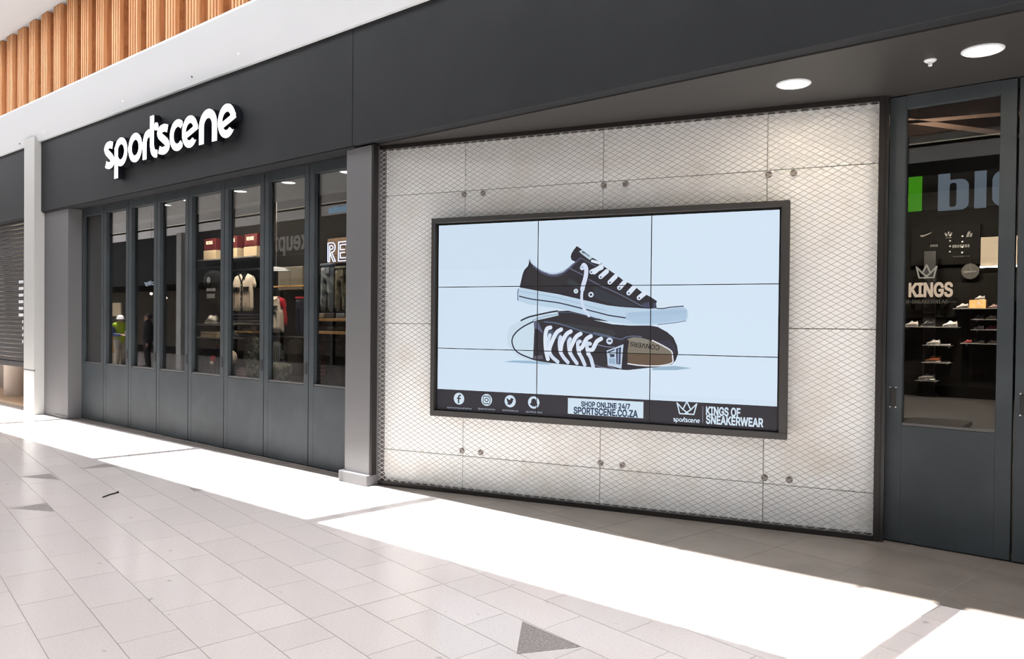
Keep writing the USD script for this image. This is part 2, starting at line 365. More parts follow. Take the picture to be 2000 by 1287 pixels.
MB().box(-6.20, -5.770, YP - 0.035, 5.05, 0.0, 0.105, 0.006).build('plinth', pier_grey, rp, world=True)

# ------------------------------------------------------------------ folding glass doors
ORD = ['leftmost folding door, beside the dark left pier', 'second folding door from the left', 'third folding door from the left', 'fourth folding door from the left', 'fifth folding door from the left', 'sixth folding door from the left', 'seventh folding door from the left', 'last folding door on the right, beside the grey pier']
def leaf(n, x0, x1, Y, label, zt=3.25, gb=0.872, gt=3.145, stile=0.088, sr=None, handle=True, hz=1.055, hside=-1):
    d = thing('door_%d' % n, label, 'door', (x0, Y, 0), kind='structure')
    w, sr = x1 - x0, sr or stile
    f = MB()
    f.box(0.006, stile, 0, 0.07, 0.01, zt, 0.003); f.box(w - sr, w - 0.006, 0, 0.07, 0.01, zt, 0.003)
    f.box(stile, w - sr, 0, 0.07, gt, zt); f.box(stile, w - sr, 0.002, 0.07, 0.01, gb)
    f.build('frame', door_paint, d)
    MB().box(stile, w - sr, 0.006, 0.055, gb, gb + 0.022, 0.003).build('sill_bead', door_inner, d)
    MB().box(stile, w - sr, 0.045, 0.053, gb + 0.01, gt + 0.01).build('glass_pane', glass, d)
    MB().box(0.0, w, 0.02, 0.06, 0.0, 0.012).build('bottom_seal', black, d)
    if handle:
        hx = w - sr / 2 if hside < 0 else stile / 2
        hp = MB().box(hx - 0.021, hx + 0.021, -0.006, 0.001, hz - 0.066, hz + 0.066, 0.003).build('handle', black, d, label='black flush pull')
        s = MB()
        for sx in (-1, 1):
            for sz in (-1, 1): s.lathe([(0, -0.002), (0.006, -0.002), (0.006, 0.002), (0, 0.002)], (0, 0, 0), 8); s.ms[-1].apply_transform(trimesh.transformations.rotation_matrix(math.pi / 2, (1, 0, 0))); s.ms[-1].apply_translation((hx + sx * 0.019, -0.004, hz + sz * 0.072))
        for q in (s.ms if Y > 6 else []): MB().add(q).build('screw', steel, hp)
    return d
seams = [-12.95, -12.13, -11.31, -10.465, -9.61, -8.745, -7.885, -7.03, -6.17]
for i in range(8):
    leaf(i + 1, seams[i], seams[i + 1], YD, 'dark framed glass ' + ORD[i], handle=0 < i < 7)
leaf(9, -1.548, -0.744, YR, 'black framed glass entrance door right of the mesh wall', zt=3.256, gb=0.86, gt=3.165, stile=0.117, sr=0.102, hz=1.063, hside=1)
leaf(10, -0.742, 0.062, YR, 'black framed glass entrance door at the right edge of the picture', zt=3.256, gb=0.86, gt=3.165, stile=0.117, sr=0.102, hz=1.069, hside=1)
MB().box(-12.95, -6.15, 5.0, 5.09, 3.25, 3.262).build('head_track', black, wf)
MB().box(0.07, 8.0, YR, 6.42, 0, ZS).build('door_side_wall', paint_dark, wf)
MB().box(-12.915, -6.15, 5.028, 5.10, -0.005, 0.003).build('threshold', steel, wf)

# ------------------------------------------------------------------ angled wall: concrete panels behind a framed expanded-metal mesh
ww = thing('wall_right', 'pale concrete panel wall behind the diamond mesh', 'wall', (*MP, 0), MU, kind='structure')
us, zs = [0.0, 0.925, 2.255, 3.595, 4.43], [0.0, 0.335, 1.557, 2.79, 3.25]
for i in range(4):
    for j in range(4):
        dy = random.uniform(0, 0.003)
        MB().box(us[i] + 0.003, us[i + 1] - 0.003, 0.075 + dy, 0.12, zs[j] + 0.003, zs[j + 1] - 0.003, 0.003).build('concrete_panel', random.choice(concrete), ww)
MB().box(-0.02, 4.45, 0.1, 0.2, 0, 3.26).build('backing', concrete_joint, ww)
for z in (2.757, 0.383):
    for u in (0.918, 1.112, 2.262, 2.455, 3.607, 3.79):
        q = MB().lathe([(0, 0.001), (0.020, 0.001), (0.026, 0.004), (0.026, 0.012), (0, 0.012)], (0, 0, 0), 20)
        q.ms[0].apply_transform(trimesh.transformations.rotation_matrix(-math.pi / 2, (1, 0, 0))); q.ms[0].apply_translation((u, 0.066, z))
        q.build('tie_hole', tie_mat, ww, label='dark round tie-rod hole')
ms = thing('mesh_screen', 'black framed expanded-metal mesh in front of the concrete wall', 'mesh screen', (*MP, 0), MU)
MB().box(-5.778, -5.752, 4.838, 4.902, 0.106, 3.262, 0.003).build('frame_bar', black_frame, ms, world=True)
MB().box(-0.03, 0.008, 0.055, 0.074, 0.0, 3.262).build('rebate', black, ms)
MB().box(4.383, 4.425, -0.012, 0.06, 0.0, 3.262, 0.003).build('frame_bar', black_frame, ms)
MB().box(0.008, 4.383, -0.012, 0.06, 3.222, 3.262, 0.003).build('frame_bar', black_frame, ms)
MB().box(0.008, 4.383, -0.012, 0.06, 0.0, 0.042, 0.003).build('frame_bar', black_frame, ms)
MB().box(4.425, 4.450, 0.0, 0.10, 0.0, 3.262).build('rebate', black, ms)
cw, ch, tw = 0.0805, 0.0452, 0.0054
W0, W1, H0, H1 = 0.006, 4.385, 0.04, 3.225
V, F = [], []
nx = int((W1 - W0) / (cw / 2)) + 1
for r in range(int((H1 - H0) / (ch / 2)) + 2):                # zigzag strands, neighbours meet at their tips
    zc_ = H0 + r * ch / 2
    row = []
    for i in range(nx + 1):
        x = min(W0 + i * cw / 2, W1)
        zz = zc_ + (ch / 4 if (i + r) % 2 else -ch / 4)
        zz = min(max(zz, H0 - 0.01), H1 + 0.01)
        b = len(V); V += [(x, -0.002, zz - tw / 2), (x, -0.002, zz + tw / 2), (x, 0.002, zz + tw / 2), (x, 0.002, zz - tw / 2)]; row.append(b)
    for a, b in zip(row[:-1], row[1:]):
        for k in range(4):
            k2 = (k + 1) % 4; F += [(a + k, b + k, b + k2), (a + k, b + k2, a + k2)]
mesh_sheet = MB(); mesh_sheet.add(trimesh.Trimesh(np.array(V), np.array(F)[:, ::-1], process=False)); mesh_sheet.build('wire_mesh', mesh_metal, ms)

# ------------------------------------------------------------------ sign letters (also printed small on the screen)
def logo():
    """the lower-case word of the shop sign, one outline per letter; x-height 3.617..4.01, coordinates as on the facade"""
    c0, r, w = 3.8135, 0.1475, 0.098
    def ring(cx, rx=1.0): return affinity.scale(Point(cx, c0).buffer(r + w / 2, 32).difference(Point(cx, c0).buffer(r - w / 2, 32)), rx, 1, origin=(cx, c0))
    def letter_s(x0, x1):
        cx, hw = (x0 + x1) / 2, (x1 - x0) / 2; k = hw - w / 2 + 0.012; q = 0.0985
        pts = [(cx + k * .98, c0 + 0.118)] + [(cx + k * math.cos(math.radians(a)), c0 + q * 0.98 + 0.045 * math.sin(math.radians(a)) + 0.0) for a in (60, 90, 130, 180)] + [(cx - k * .72, c0 + 0.052), (cx, c0 + 0.004), (cx + k * .72, c0 - 0.046)] + [(cx + k * math.cos(math.radians(a)), c0 - q * 0.98 + 0.045 * math.sin(math.radians(a))) for a in (0, -50, -90, -130)] + [(cx - k * 1.02, c0 - 0.112)]
        return stroke(curve(pts), 0.105)
    def letter_e(x0, x1):
        cx = (x0 + x1) / 2; g = ring(cx, (x1 - x0) / (2 * r + w))
        barp = affinity.rotate(sbox(cx - 0.15, c0 - 0.05, cx + 0.20, c0 + 0.028), 16, origin=(cx, c0))
        cut = Polygon([(cx + 0.02, c0 - 0.045), (cx + 0.30, c0 + 0.035), (cx + 0.30, c0 - 0.085), (cx + 0.125, c0 - 0.115)])
        return unary_union([g.difference(cut), barp.intersection(Point(cx, c0).buffer(r + w / 2))]).buffer(0.003).buffer(-0.003)
    L = {}
    L['s'] = letter_s(-11.273, -10.988)
    p = -10.775; L['p'] = unary_union([ring(p), sbox(-10.973, 3.466, -10.862, 3.90)])
    L['o'] = ring(-10.355)
    L['r'] = stroke(curve([(-10.09, 3.617), (-10.09, 3.79), (-10.075, 3.875), (-10.03, 3.93), (-9.945, 3.95)]), 0.108)
    L['t'] = stroke(curve([(-9.888, 4.16), (-9.888, 3.85), (-9.885, 3.76), (-9.86, 3.70), (-9.81, 3.665), (-9.745, 3.655)]), 0.108)
    L['dot'] = Point(-9.777, 4.003).buffer(0.056, 16)
    L['s2'] = letter_s(-9.736, -9.440)
    cx = -9.228; L['c'] = ring(cx).difference(Polygon([(cx, c0), (cx + 0.4, c0 + 0.36), (cx + 0.4, c0 - 0.36)])).difference(sbox(-9.105, 3, -8.5, 5))
    L['e'] = letter_e(-9.122, -8.745)
    L['n'] = stroke([(-8.662, 3.617), (-8.662, 3.815)] + arc(-8.515, 3.815, 0.147, 180, 0) + [(-8.368, 3.617)], 0.112)
    L['e2'] = letter_e(-8.296, -7.921)
    return L
LOGO = logo()
sg = thing('shop_sign', 'illuminated white lower-case channel lettering on the dark fascia', 'sign', (-9.6, YF, 3.47))
for k, g in LOGO.items():
    lr = MB().plate(g.buffer(0.001), YF - 0.092, YF - 0.012).build('letter', sign_side, sg, world=True)
    MB().plate(g.buffer(-0.005), YF - 0.10, YF - 0.092).build('letter_face', sign_white, lr, world=True)
for x in (-11.1, -10.35, -9.58, -8.95, -8.1): MB().tube([(x, YF - 0.05, 3.66), (x, YF, 3.66)], 0.012).build('stud', sign_side, sg, world=True)

# ------------------------------------------------------------------ video wall: 3 x 3 display panels in a dark frame, its picture printed flat on the panels
vw = thing('video_wall', 'wide nine-panel video wall showing black canvas sneakers, in a dark frame on the mesh wall', 'video wall', (*MP, 0), MU)
FX = (0.648, 3.778, 0.708, 2.531)
for r_ in ((FX[0], FX[1], FX[3] - 0.046, FX[3]), (FX[0], FX[1], FX[2], FX[2] + 0.050), (FX[0], FX[0] + 0.036, FX[2] + 0.050, FX[3] - 0.046), (FX[1] - 0.060, FX[1], FX[2] + 0.050, FX[3] - 0.046)):
    MB().box(r_[0], r_[1], -0.06, 0.005, r_[2], r_[3], 0.003).build('frame_bar', frame_grey, vw)
MB().box(FX[0] + 0.03, FX[1] - 0.05, -0.014, 0.004, FX[2] + 0.04, FX[3] - 0.04).build('backing', black, vw)
UX, ZX = [0.702, 1.701, 2.706, 3.705], [0.765, 1.334, 1.898, 2.470]
HM = np.array([[0.007693, 0.000059, -5.661429], [0.000741, -0.006455, 5.565001], [0.000424, -0.000007, 1.0]])   # photograph's picture -> plane of the screen
def onscreen(pts):
    p = np.column_stack([np.array(pts, float), np.ones(len(pts))]) @ HM.T
    return [tuple(q) for q in p[:, :2] / p[:, 2:]]
Ac = lambda x, y: (980 + x / 7.57, 470 + y / 7.57)
Bc = lambda x, y: (1160 + x / 5.595, 500 + y / 5.595)
Dc = lambda x, y: (980 + x / 9.0909, 590 + y / 9.0909)
A = lambda *l: [Ac(*p) for p in l]
B = lambda *l: [Bc(*p) for p in l]
D = lambda *l: [Dc(*p) for p in l]
def sm(pts, n=4): return curve(pts, n)
def area(pts): return Polygon(onscreen(pts)).buffer(0)
def line(pts, w, cap='round'):
    """a drawn stroke, w in photograph pixels"""
    return stroke(onscreen(pts), w * 0.0045, cap)
def dot(p, rx): return Point(onscreen([p])[0]).buffer(rx * 0.0045, 12)
bg, ink, sole, lace = S(208, 226, 242), S(38, 36, 42), S(186, 209, 229), S(219, 229, 244)
layers = []                                                   # bottom to top
def put(g, c): layers.append((g, c))
put(sbox(UX[0], ZX[0], UX[3], ZX[3]), bg)
put(sbox(UX[0], 2.05, UX[1], ZX[3]), S(206, 224, 240)); put(sbox(UX[2], 1.0, UX[3], ZX[3]), S(212, 229, 245))
# cast shadows drawn in the picture
put(area(D((40, 1062), (200, 1035), (500, 1040), (800, 1075), (900, 1110), (500, 1090))), S(152, 182, 208))
put(area(B((640, 1215), (880, 1200), (1070, 1225), (900, 1246), (640, 1246))), S(150, 178, 200))
# lower shoe
put(area(sm(D((95, 640), (110, 540), (150, 450), (230, 390), (350, 325), (560, 235), (850, 175), (1000, 150)), 3) + D((1000, 260), (600, 500), (560, 1000), (530, 1030), (430, 1025), (300, 965), (180, 870), (110, 760))), S(198, 217, 232))
body = D((570, 345), (640, 318), (800, 285), (1010, 235), (1000, 160), (1200, 150), (1450, 190), (1750, 280), (2000, 350)) + B((0, 700), (200, 745), (400, 760), (620, 760), (700, 775), (800, 830), (870, 890), (910, 980), (922, 1060), (895, 1140), (850, 1185), (700, 1212), (560, 1225), (370, 1246), (250, 1236)) + D((1990, 1182), (1640, 1160), (1200, 1115), (850, 1078), (650, 1048), (540, 1022), (560, 960), (580, 480))
put(area(body), ink)
put(line(sm(D((345, 325), (450, 275), (560, 243), (850, 180), (990, 158))), 3.0), S(44, 46, 58))
put(line(sm(D((560, 320), (760, 255), (1000, 215))), 2.2), S(150, 172, 196))
put(line(sm(D((1000, 190), (1200, 180), (1450, 225), (1700, 300))), 1.6), S(74, 84, 104))
put(area(sm(D((600, 390), (760, 330), (1100, 370), (1500, 420), (1900, 480), (2000, 520), (2000, 600), (1700, 560), (1200, 430), (800, 350)), 3)), S(46, 50, 52))
put(area(B((690, 930), (830, 925), (890, 985), (893, 1060), (850, 1040), (760, 985))), S(44, 44, 60))
toe = sm(D((560, 345), (400, 425), (280, 512), (205, 605), (182, 695), (205, 790), (255, 865), (360, 935), (545, 1008)), 4)
put(area(toe + D((565, 800), (580, 500))), S(200, 220, 233)); put(line(toe, 2.6), S(30, 33, 52))
put(area(D((575, 350), (640, 330), (740, 560), (640, 480), (590, 470))), S(92, 96, 124))
put(area(D((560, 960), (720, 940), (740, 1010), (560, 1010))), S(84, 84, 96))
for l, w in ((D((760, 350), (950, 370), (1200, 440), (1450, 520), (1750, 590), (2000, 640)), 2.4),): put(line(sm(l), w), S(84, 100, 126))
put(line(sm(B((0, 835), (150, 870), (290, 908), (345, 888), (430, 874), (520, 882))), 2.0), S(88, 100, 126))
put(line(sm(D((1660, 745), (1850, 790), (2000, 800))), 1.8), S(120, 126, 150))
put(line(sm(D((1600, 1090), (1750, 1150), (2000, 1185)) + B((150, 1195), (330, 1222))), 1.6), S(120, 124, 148))
for x, y in ((870, 540), (1010, 590), (1190, 630), (1330, 660), (1480, 720)): put(area(D((x - 60, y - 40), (x + 50, y - 30), (x + 40, y + 70), (x - 60, y + 60))), S(74, 82, 104))
T = [(865, 450), (1055, 485), (1225, 520), (1400, 562), (1582, 605), (1765, 650)]
K = [(835, 830), (1035, 835), (1200, 840), (1362, 850), (1525, 860)]
Bm = [(830, 1010), (995, 1058), (1175, 1068), (1335, 1085), (1475, 1110), (1625, 1152)]
put(line(sm(D((865, 450), (800, 480), (775, 620), (785, 850), (820, 1010))), 8.0), lace)
for i in range(5):
    k = K[i]; t0, t1, b1 = T[i], T[i + 1], Bm[i + 1]
    put(line(sm(D((t0[0] - 10, t0[1] + 135), (k[0] - 10, k[1] - 120), (k[0] + 5, k[1] + 30), (k[0] + 60, k[1] + 140), b1)), 7.2), S(206, 219, 238))
    put(line(sm(D(t1, (t1[0] - 80, t1[1] + 55), (t1[0] - 150, t1[1] + 190), (k[0] + 15, k[1] - 10), (k[0] + 15, k[1] + 60))), 8.0), lace)
put(dot(Dc(1915, 690), 6.4), S(205, 218, 236)); put(area(D((1880, 680), (1915, 668), (1950, 682), (1945, 705), (1890, 705))), S(60, 70, 90))
put(area(B((325, 930), (385, 920), (370, 1020), (358, 1246), (300, 1240))), S(26, 25, 31))
put(area(B((140, 1032), (230, 1000), (325, 962), (310, 1120), (302, 1232), (152, 1192))), S(188, 206, 226))
put(area(B((242, 1012), (298, 995), (290, 1185), (246, 1178))), S(58, 66, 92)); put(line(B((270, 1020), (266, 1168)), 2.2), S(150, 168, 196))
put(area(B((150, 1045), (228, 1015), (226, 1030), (150, 1062))), S(50, 56, 80)); put(area(B((178, 1075), (225, 1070), (225, 1100), (180, 1105))), S(40, 46, 66)); put(area(B((165, 1115), (235, 1118), (235, 1182), (166, 1172))), S(150, 176, 200))
put(area(B((168, 1070), (195, 1062), (195, 1078), (168, 1085))), S(90, 110, 136))
tan = B((385, 930), (362, 905), (430, 885), (520, 893), (640, 926), (760, 985), (850, 1042), (862, 1110), (850, 1172), (700, 1197), (500, 1192), (372, 1178), (368, 1040))
put(area(tan), S(122, 114, 100)); put(area(B((368, 1060), (560, 1070), (858, 1080), (858, 1110), (850, 1172), (700, 1197), (500, 1192), (372, 1178))), S(98, 80, 62))
put(area(B((376, 910), (430, 887), (520, 893), (600, 915), (590, 960), (400, 945))), S(132, 128, 116))
put(line(sm(B((640, 922), (760, 982), (848, 1040), (862, 1110), (850, 1170), (700, 1200), (500, 1194), (372, 1176))), 2.4), S(222, 222, 228))
insole = affinity.rotate(fit(text_poly('CONVERS', 1.0), 0, 1.0, 0, 0.16), 180, origin=(0.5, 0.08))
a_, b_, c_ = onscreen(B((395, 985), (715, 1030), (400, 932)))
put(affinity.affine_transform(insole, [b_[0] - a_[0], (c_[0] - a_[0]) / 0.16, b_[1] - a_[1], (c_[1] - a_[1]) / 0.16, a_[0], a_[1]]), S(36, 33, 34))
# upper shoe
sole_p = A((250, 692), (236, 720), (230, 870), (262, 895), (400, 940), (600, 972), (850, 1002), (1100, 1062), (1300, 1112)) + B((0, 670), (200, 722), (400, 748), (550, 757), (700, 750), (900, 727), (1010, 706), (1030, 650), (1026, 590), (980, 545), (690, 570), (450, 560), (150, 535), (0, 500))
put(area(sole_p), sole)
put(area(B((700, 590), (980, 560), (1015, 590), (1018, 690), (960, 700), (700, 735), (450, 735), (350, 690), (350, 620))), S(172, 198, 222))
for q in np.linspace(380, 985, 24): put(line(B((q, 665 - (q - 380) * .055), (q + 22, 620 - (q - 380) * .055)), 0.8), S(150, 178, 204))
put(line(sm(A((255, 745), (540, 790), (850, 850), (1180, 935)) + B((0, 565), (120, 590))), 0.9), S(150, 175, 200))
put(area(B((683, 500), (760, 505), (860, 515), (940, 530), (985, 548), (690, 568))), S(214, 228, 240))
upper_p = sm(A((265, 690), (285, 600), (315, 480), (345, 420), (385, 378), (402, 330), (405, 270)), 3) + sm(A((430, 320), (480, 380), (545, 435), (640, 480), (760, 500), (860, 482), (960, 432), (1055, 350), (1090, 310)), 3) + A((1035, 285), (1020, 240), (1030, 195), (1062, 140), (1110, 80), (1165, 115), (1350, 255)) + A((1480, 330)) + B((80, 90), (160, 148), (245, 205), (335, 275), (432, 318), (512, 385), (570, 420), (630, 452), (690, 492), (680, 520), (688, 570), (600, 575), (450, 566), (300, 556), (150, 538), (0, 505)) + A((1150, 862), (840, 792), (540, 742))
put(area(upper_p), ink)
put(area(A((430, 350), (560, 440), (760, 515), (940, 470), (1000, 560), (900, 680), (500, 690), (340, 600))), S(43, 40, 42))
put(area(sm(A((1010, 560), (1150, 640), (1200, 650), (1200, 690), (1050, 680), (960, 610)), 3)), S(46, 54, 58))
put(area(sm(B((0, 330), (150, 400), (330, 480), (470, 545), (300, 540), (120, 500), (0, 450)), 3)), S(44, 50, 58))
put(line(sm(A((412, 275), (440, 330), (500, 385), (560, 425), (650, 468), (760, 485), (860, 468), (960, 418), (1050, 340))), 1.8), S(165, 176, 202))
put(line(sm(A((470, 380), (540, 432), (640, 492), (760, 518), (870, 500), (980, 425), (1070, 345), (1165, 255))), 3.2), S(76, 80, 106))
for l in (A((1000, 405), (1200, 505)), A((1290, 575), (1514, 690)) + B((150, 355), (300, 425), (522, 545))): put(line(l, 2.2), S(92, 98, 118))
put(line(A((1180, 260), (1380, 370), (1420, 390)), 2.0), S(78, 82, 108))
put(area(B((525, 520), (600, 500), (680, 512), (686, 570), (530, 562))), S(66, 68, 92)); put(area(B((605, 490), (650, 500), (648, 565), (610, 560))), S(34, 34, 44))
put(area(A((1145, 160), (1180, 133), (1240, 172), (1350, 250), (1300, 285), (1180, 195))), S(186, 206, 220)); put(line(A((1195, 165), (1225, 180)), 3.0), S(80, 100, 110)); put(line(A((1240, 185), (1290, 225)), 2.4), S(120, 140, 156))
put(line(sm(B((690, 572), (760, 572), (840, 558), (978, 546))), 1.6), S(38, 40, 64))
put(line(sm(A((262, 820), (400, 855), (560, 880), (850, 920), (1180, 1000), (1514, 1085)) + B((150, 645), (345, 675))), 2.2), S(38, 44, 68))
put(line(A((245, 715), (236, 780), (240, 880)), 1.6), S(70, 84, 118)); put(line(B((700, 750), (900, 727), (1005, 708)), 1.2), S(96, 116, 146))
for (x, y), r0, r1, c in (((1098, 745), 4.7, 2.0, S(150, 166, 172)), ((1320, 797), 5.3, 2.3, S(30, 30, 44))): put(dot(Ac(x, y), r0), S(206, 219, 232)); put(dot(Ac(x, y), r1), c)
lw = 9.0
put(line(A((1330, 460), (1475, 395)), lw), lace); put(line(A((1340, 300), (1450, 330)), 5.5), lace)
for p, q in (((75, 225), (140, 168)), ((175, 285), (238, 222)), ((280, 345), (335, 285)), ((382, 403), (440, 340)), ((495, 455), (560, 402))): put(line(B(p, q), lw), lace)
put(line(B((5, 175), (75, 118)), lw), lace)
for p in (Ac(1325, 463), Bc(76, 230), Bc(177, 288), Bc(281, 350), Bc(383, 405), Bc(496, 458)): put(dot(p, 1.7), S(64, 84, 104))
loose = sm(A((1195, 395), (1215, 360), (1245, 400), (1250, 470), (1235, 560), (1205, 660), (1185, 780), (1185, 890), (1215, 1000), (1290, 1110)), 6)
put(line(loose[:34], 8.5), S(214, 222, 244)); put(line(loose[30:], 5.5), S(206, 219, 240))
put(dot(Ac(1190, 400), 4.6), S(206, 216, 238)); put(line(sm(A((1175, 400), (1190, 385), (1205, 400))), 1.0), S(120, 130, 160))
# caption bar
zb = 0.9555
put(sbox(UX[0], ZX[0], UX[3], zb), S(36, 34, 41))
U = lambda x, y: onscreen([(x, y)])[0]
pale = S(206, 224, 238)
def icon(px, py, glyph):
    u, z = U(px, py); put(Point(u, z).buffer(0.0545, 24), pale); r = 0.0545
    if glyph == 'f': g = unary_union([stroke([(u + .018, z + .034)] + arc(u + 0.016, z + 0.012, 0.02, 90, 180, 8) + [(u - .004, z - .042)], .013), sbox(u - .02, z - .004, u + .018, z + .009)])
    elif glyph == 'camera': g = unary_union([rounded(sbox(u - .022, z - .022, u + .022, z + .022), .012).exterior.buffer(.0035), Point(u, z).buffer(.016).exterior.buffer(.0035), Point(u + .02, z + .02).buffer(.004)])
    elif glyph == 'bird': g = unary_union([Polygon([(u - .036, z - .026), (u - .02, z - .03), (u - .004, z - .032), (u + .012, z - .024), (u + .024, z - .006), (u + .028, z + .012), (u + .036, z + .022), (u + .026, z + .022), (u + .016, z + .03), (u + .004, z + .024), (u, z + .01), (u - .016, z + .014), (u - .032, z + .028), (u - .034, z + .01), (u - .026, z - .002), (u - .032, z - .004), (u - .022, z - .014), (u - .018, z - .02)])])
    else: g = unary_union([Point(u, z + .012).buffer(.021), Polygon([(u - .021, z + .012), (u + .021, z + .012), (u + .022, z - .004), (u + .036, z - .018), (u + .018, z - .026), (u + .010, z - .036), (u, z - .030), (u - .010, z - .036), (u - .018, z - .026), (u - .036, z - .018), (u - .022, z - .004)])]).buffer(.002)
    put(g, S(36, 34, 41))
for (px, py, gl, tx, ty, x0, x1) in ((896.5, 778.5, 'f', 'sportscenesouthafrica', 796, 873, 921), (950.5, 781, 'camera', '@sportscenesa', 798.5, 934, 967), (996.5, 783.5, 'bird', 'sportscene_sa', 801.5, 981, 1012), (1042.5, 786, 'ghost', 'sportscenesa', 804.5, 1027, 1059)):
    icon(px, py, gl); u0, z0 = U(x0, ty); u1, _ = U(x1, ty); put(fit(text_poly(tx, 1.0, False), u0, u1, z0 - .008, z0 + .012), S(170, 186, 200))
u0, z0 = U(1109, 808.5); u1, z1 = U(1257, 785); put(sbox(u0, 0.8005, u1, 0.937), pale)
navy = S(44, 62, 92)
def caption(t, pa, pb, c, fat=0.0025):
    (a, zl), (b, zh) = U(*pa), U(*pb); g = fit(text_poly(t, 1.0), a, b, 0, zh - zl) if 0 else None
    return a, b
def put_text(t, x0, x1, ymid, hpx, c, fat=0.0):
    a, z = U(x0, ymid); b, z2 = U(x1, ymid + (x1 - x0) * 0.083); h = hpx * 0.0047
    put(fit(text_poly(t, 1.0).buffer(0.035), a, b, z - h / 2, z + h / 2), c)
put_text('SHOP ONLINE 24/7', 1135, 1231, 789.0, 11.5, navy); put_text('SPORTSCENE.CO.ZA', 1120.5, 1246, 801.0, 13.5, navy)
def crown(u, z, w, h, t):
    """open crown of three peaks with a crossed base"""
    x = lambda k: u + k * w; y = lambda k: z + k * h
    return unary_union([stroke([(x(-.5), y(.86)), (x(-.36), y(0)), (x(.36), y(0)), (x(.5), y(.86)), (x(.2), y(.36)), (x(0), y(1)), (x(-.2), y(.36)), (x(-.5), y(.86))], t, 'round'), stroke([(x(-.2), y(.36)), (x(.1), y(.02))], t), stroke([(x(.2), y(.36)), (x(-.1), y(.02))], t)])
u, z = U(1341.5, 808.5); put(crown(u, z, 0.158, 0.1, 0.0105), pale)
word = unary_union(list(LOGO.values())); u0, z0 = U(1315, 819.5); u1, z1 = U(1367.5, 824)
put(fit(word, u0, u1, z0 - 0.026, z0 + 0.026), pale)
u, z = U(1373, 793.5); put(sbox(u - .003, z - 0.133, u + .003, z), S(120, 124, 140))
put_text('KINGS OF', 1379, 1446.5, 802, 15.5, pale); put_text('SNEAKERWEAR', 1379, 1491, 819, 15.5, pale)
# flatten the layers into one flat picture per panel, coloured per face
flat, above = [], None
for g, c in reversed(layers):
    vis = g.buffer(0) if above is None else g.buffer(0).difference(above)
    above = g.buffer(0) if above is None else above.union(g.buffer(0))
    if not vis.is_empty: flat.append((vis.buffer(0), c))
screen_mat = usdkit.material(stage, '/World/Looks/screen_picture', {'a': ('attribute', {'attribute': 'picture'}), 'p': ('principled_bsdf', {'base_color': (0.01, 0.01, 0.012), 'roughness': 0.35, 'specular_ior_level': 0.25, 'emission_strength': 0.98})}, [('a.color', 'p.emission_color')], surface='p.BSDF')
for i in range(3):
    for j in (2, 1, 0):
        x0, x1, z0, z1 = UX[i] + 0.0035, UX[i + 1] - 0.0035, ZX[j] + 0.003, ZX[j + 1] - 0.003
        pn = MB().box(x0 - .002, x1 + .002, -0.0195, -0.014, z0 - .002, z1 + .002).build('display_panel', black, vw)
        Vs, Fs, Cs, n = [], [], [], 0
        for g, c in flat:
            for q in polys(g.intersection(sbox(x0, z0, x1, z1))):
                v, f = trimesh.creation.triangulate_polygon(q.simplify(0.0004), engine='earcut')
                if not len(f): continue
                Vs.append(np.column_stack([v[:, 0], np.full(len(v), -0.0202), v[:, 1]])); Fs.append(np.array(f) + n); Cs.append(np.tile(c, (len(v), 1))); n += len(v)
        V, F, Cc = np.vstack(Vs), np.vstack(Fs), np.vstack(Cs)
        nr = np.cross(V[F[:, 1]] - V[F[:, 0]], V[F[:, 2]] - V[F[:, 0]])[:, 1]; F[nr > 0] = F[nr > 0][:, ::-1]
        us_ = usdkit.mesh(stage, fresh(pn, 'picture'), trimesh.Trimesh(V, F, process=False), screen_mat)
        UsdGeom.PrimvarsAPI(us_).CreatePrimvar('picture', Sdf.ValueTypeNames.Color3fArray, 'vertex').Set(Vt.Vec3fArray.FromNumpy(Cc.astype(np.float32)))

# ------------------------------------------------------------------ soffit lights and sprinkler
def downlight(x, y, z, label, r=0.116, group=None, g=lamp_glow):
    d = thing('downlight', label, 'downlight', (x, y, z), 0, group)
    MB().lathe([(r * 0.80, 0.002), (r * 0.80, -0.008), (r * 0.9, -0.012), (r, -0.006), (r, 0.0)], n=40).build('trim_ring', white_paint, d, smooth=30)
    MB().lathe([(0, -0.004), (r * 0.81, -0.004), (r * 0.81, 0.001), (0, 0.001)], n=40).build('lens', g, d)
    return d
downlight(-1.974, 5.405, ZS, 'lit round downlight in the dark soffit above the video wall')
downlight(-0.843, 5.438, ZS, 'lit round downlight in the dark soffit above the entrance door, nearest the right edge')
sp = thing('sprinkler', 'small white sprinkler head on the dark soffit between the two downlights', 'sprinkler', (-1.13, 5.447, ZS))
MB().lathe([(0, 0), (0.036, 0), (0.036, -0.006), (0.026, -0.014), (0.012, -0.016), (0, -0.016)], n=24).build('cover_plate', white_paint, sp, smooth=30)
MB().lathe([(0, -0.014), (0.012, -0.014), (0.012, -0.036), (0.008, -0.04), (0, -0.04)], n=16).build('nozzle', white_paint, sp, smooth=30)
st = MB().tube([(-7.125, 2.955, 0.006), (-7.18, 3.04, 0.007), (-7.215, 3.115, 0.006)], 0.006); st.ball((-7.217, 3.122, 0.009), 0.010, 1)
top('stick', st, black_frame, 'thin dark stick lying on the pale floor tiles', 'stick', smooth=True)

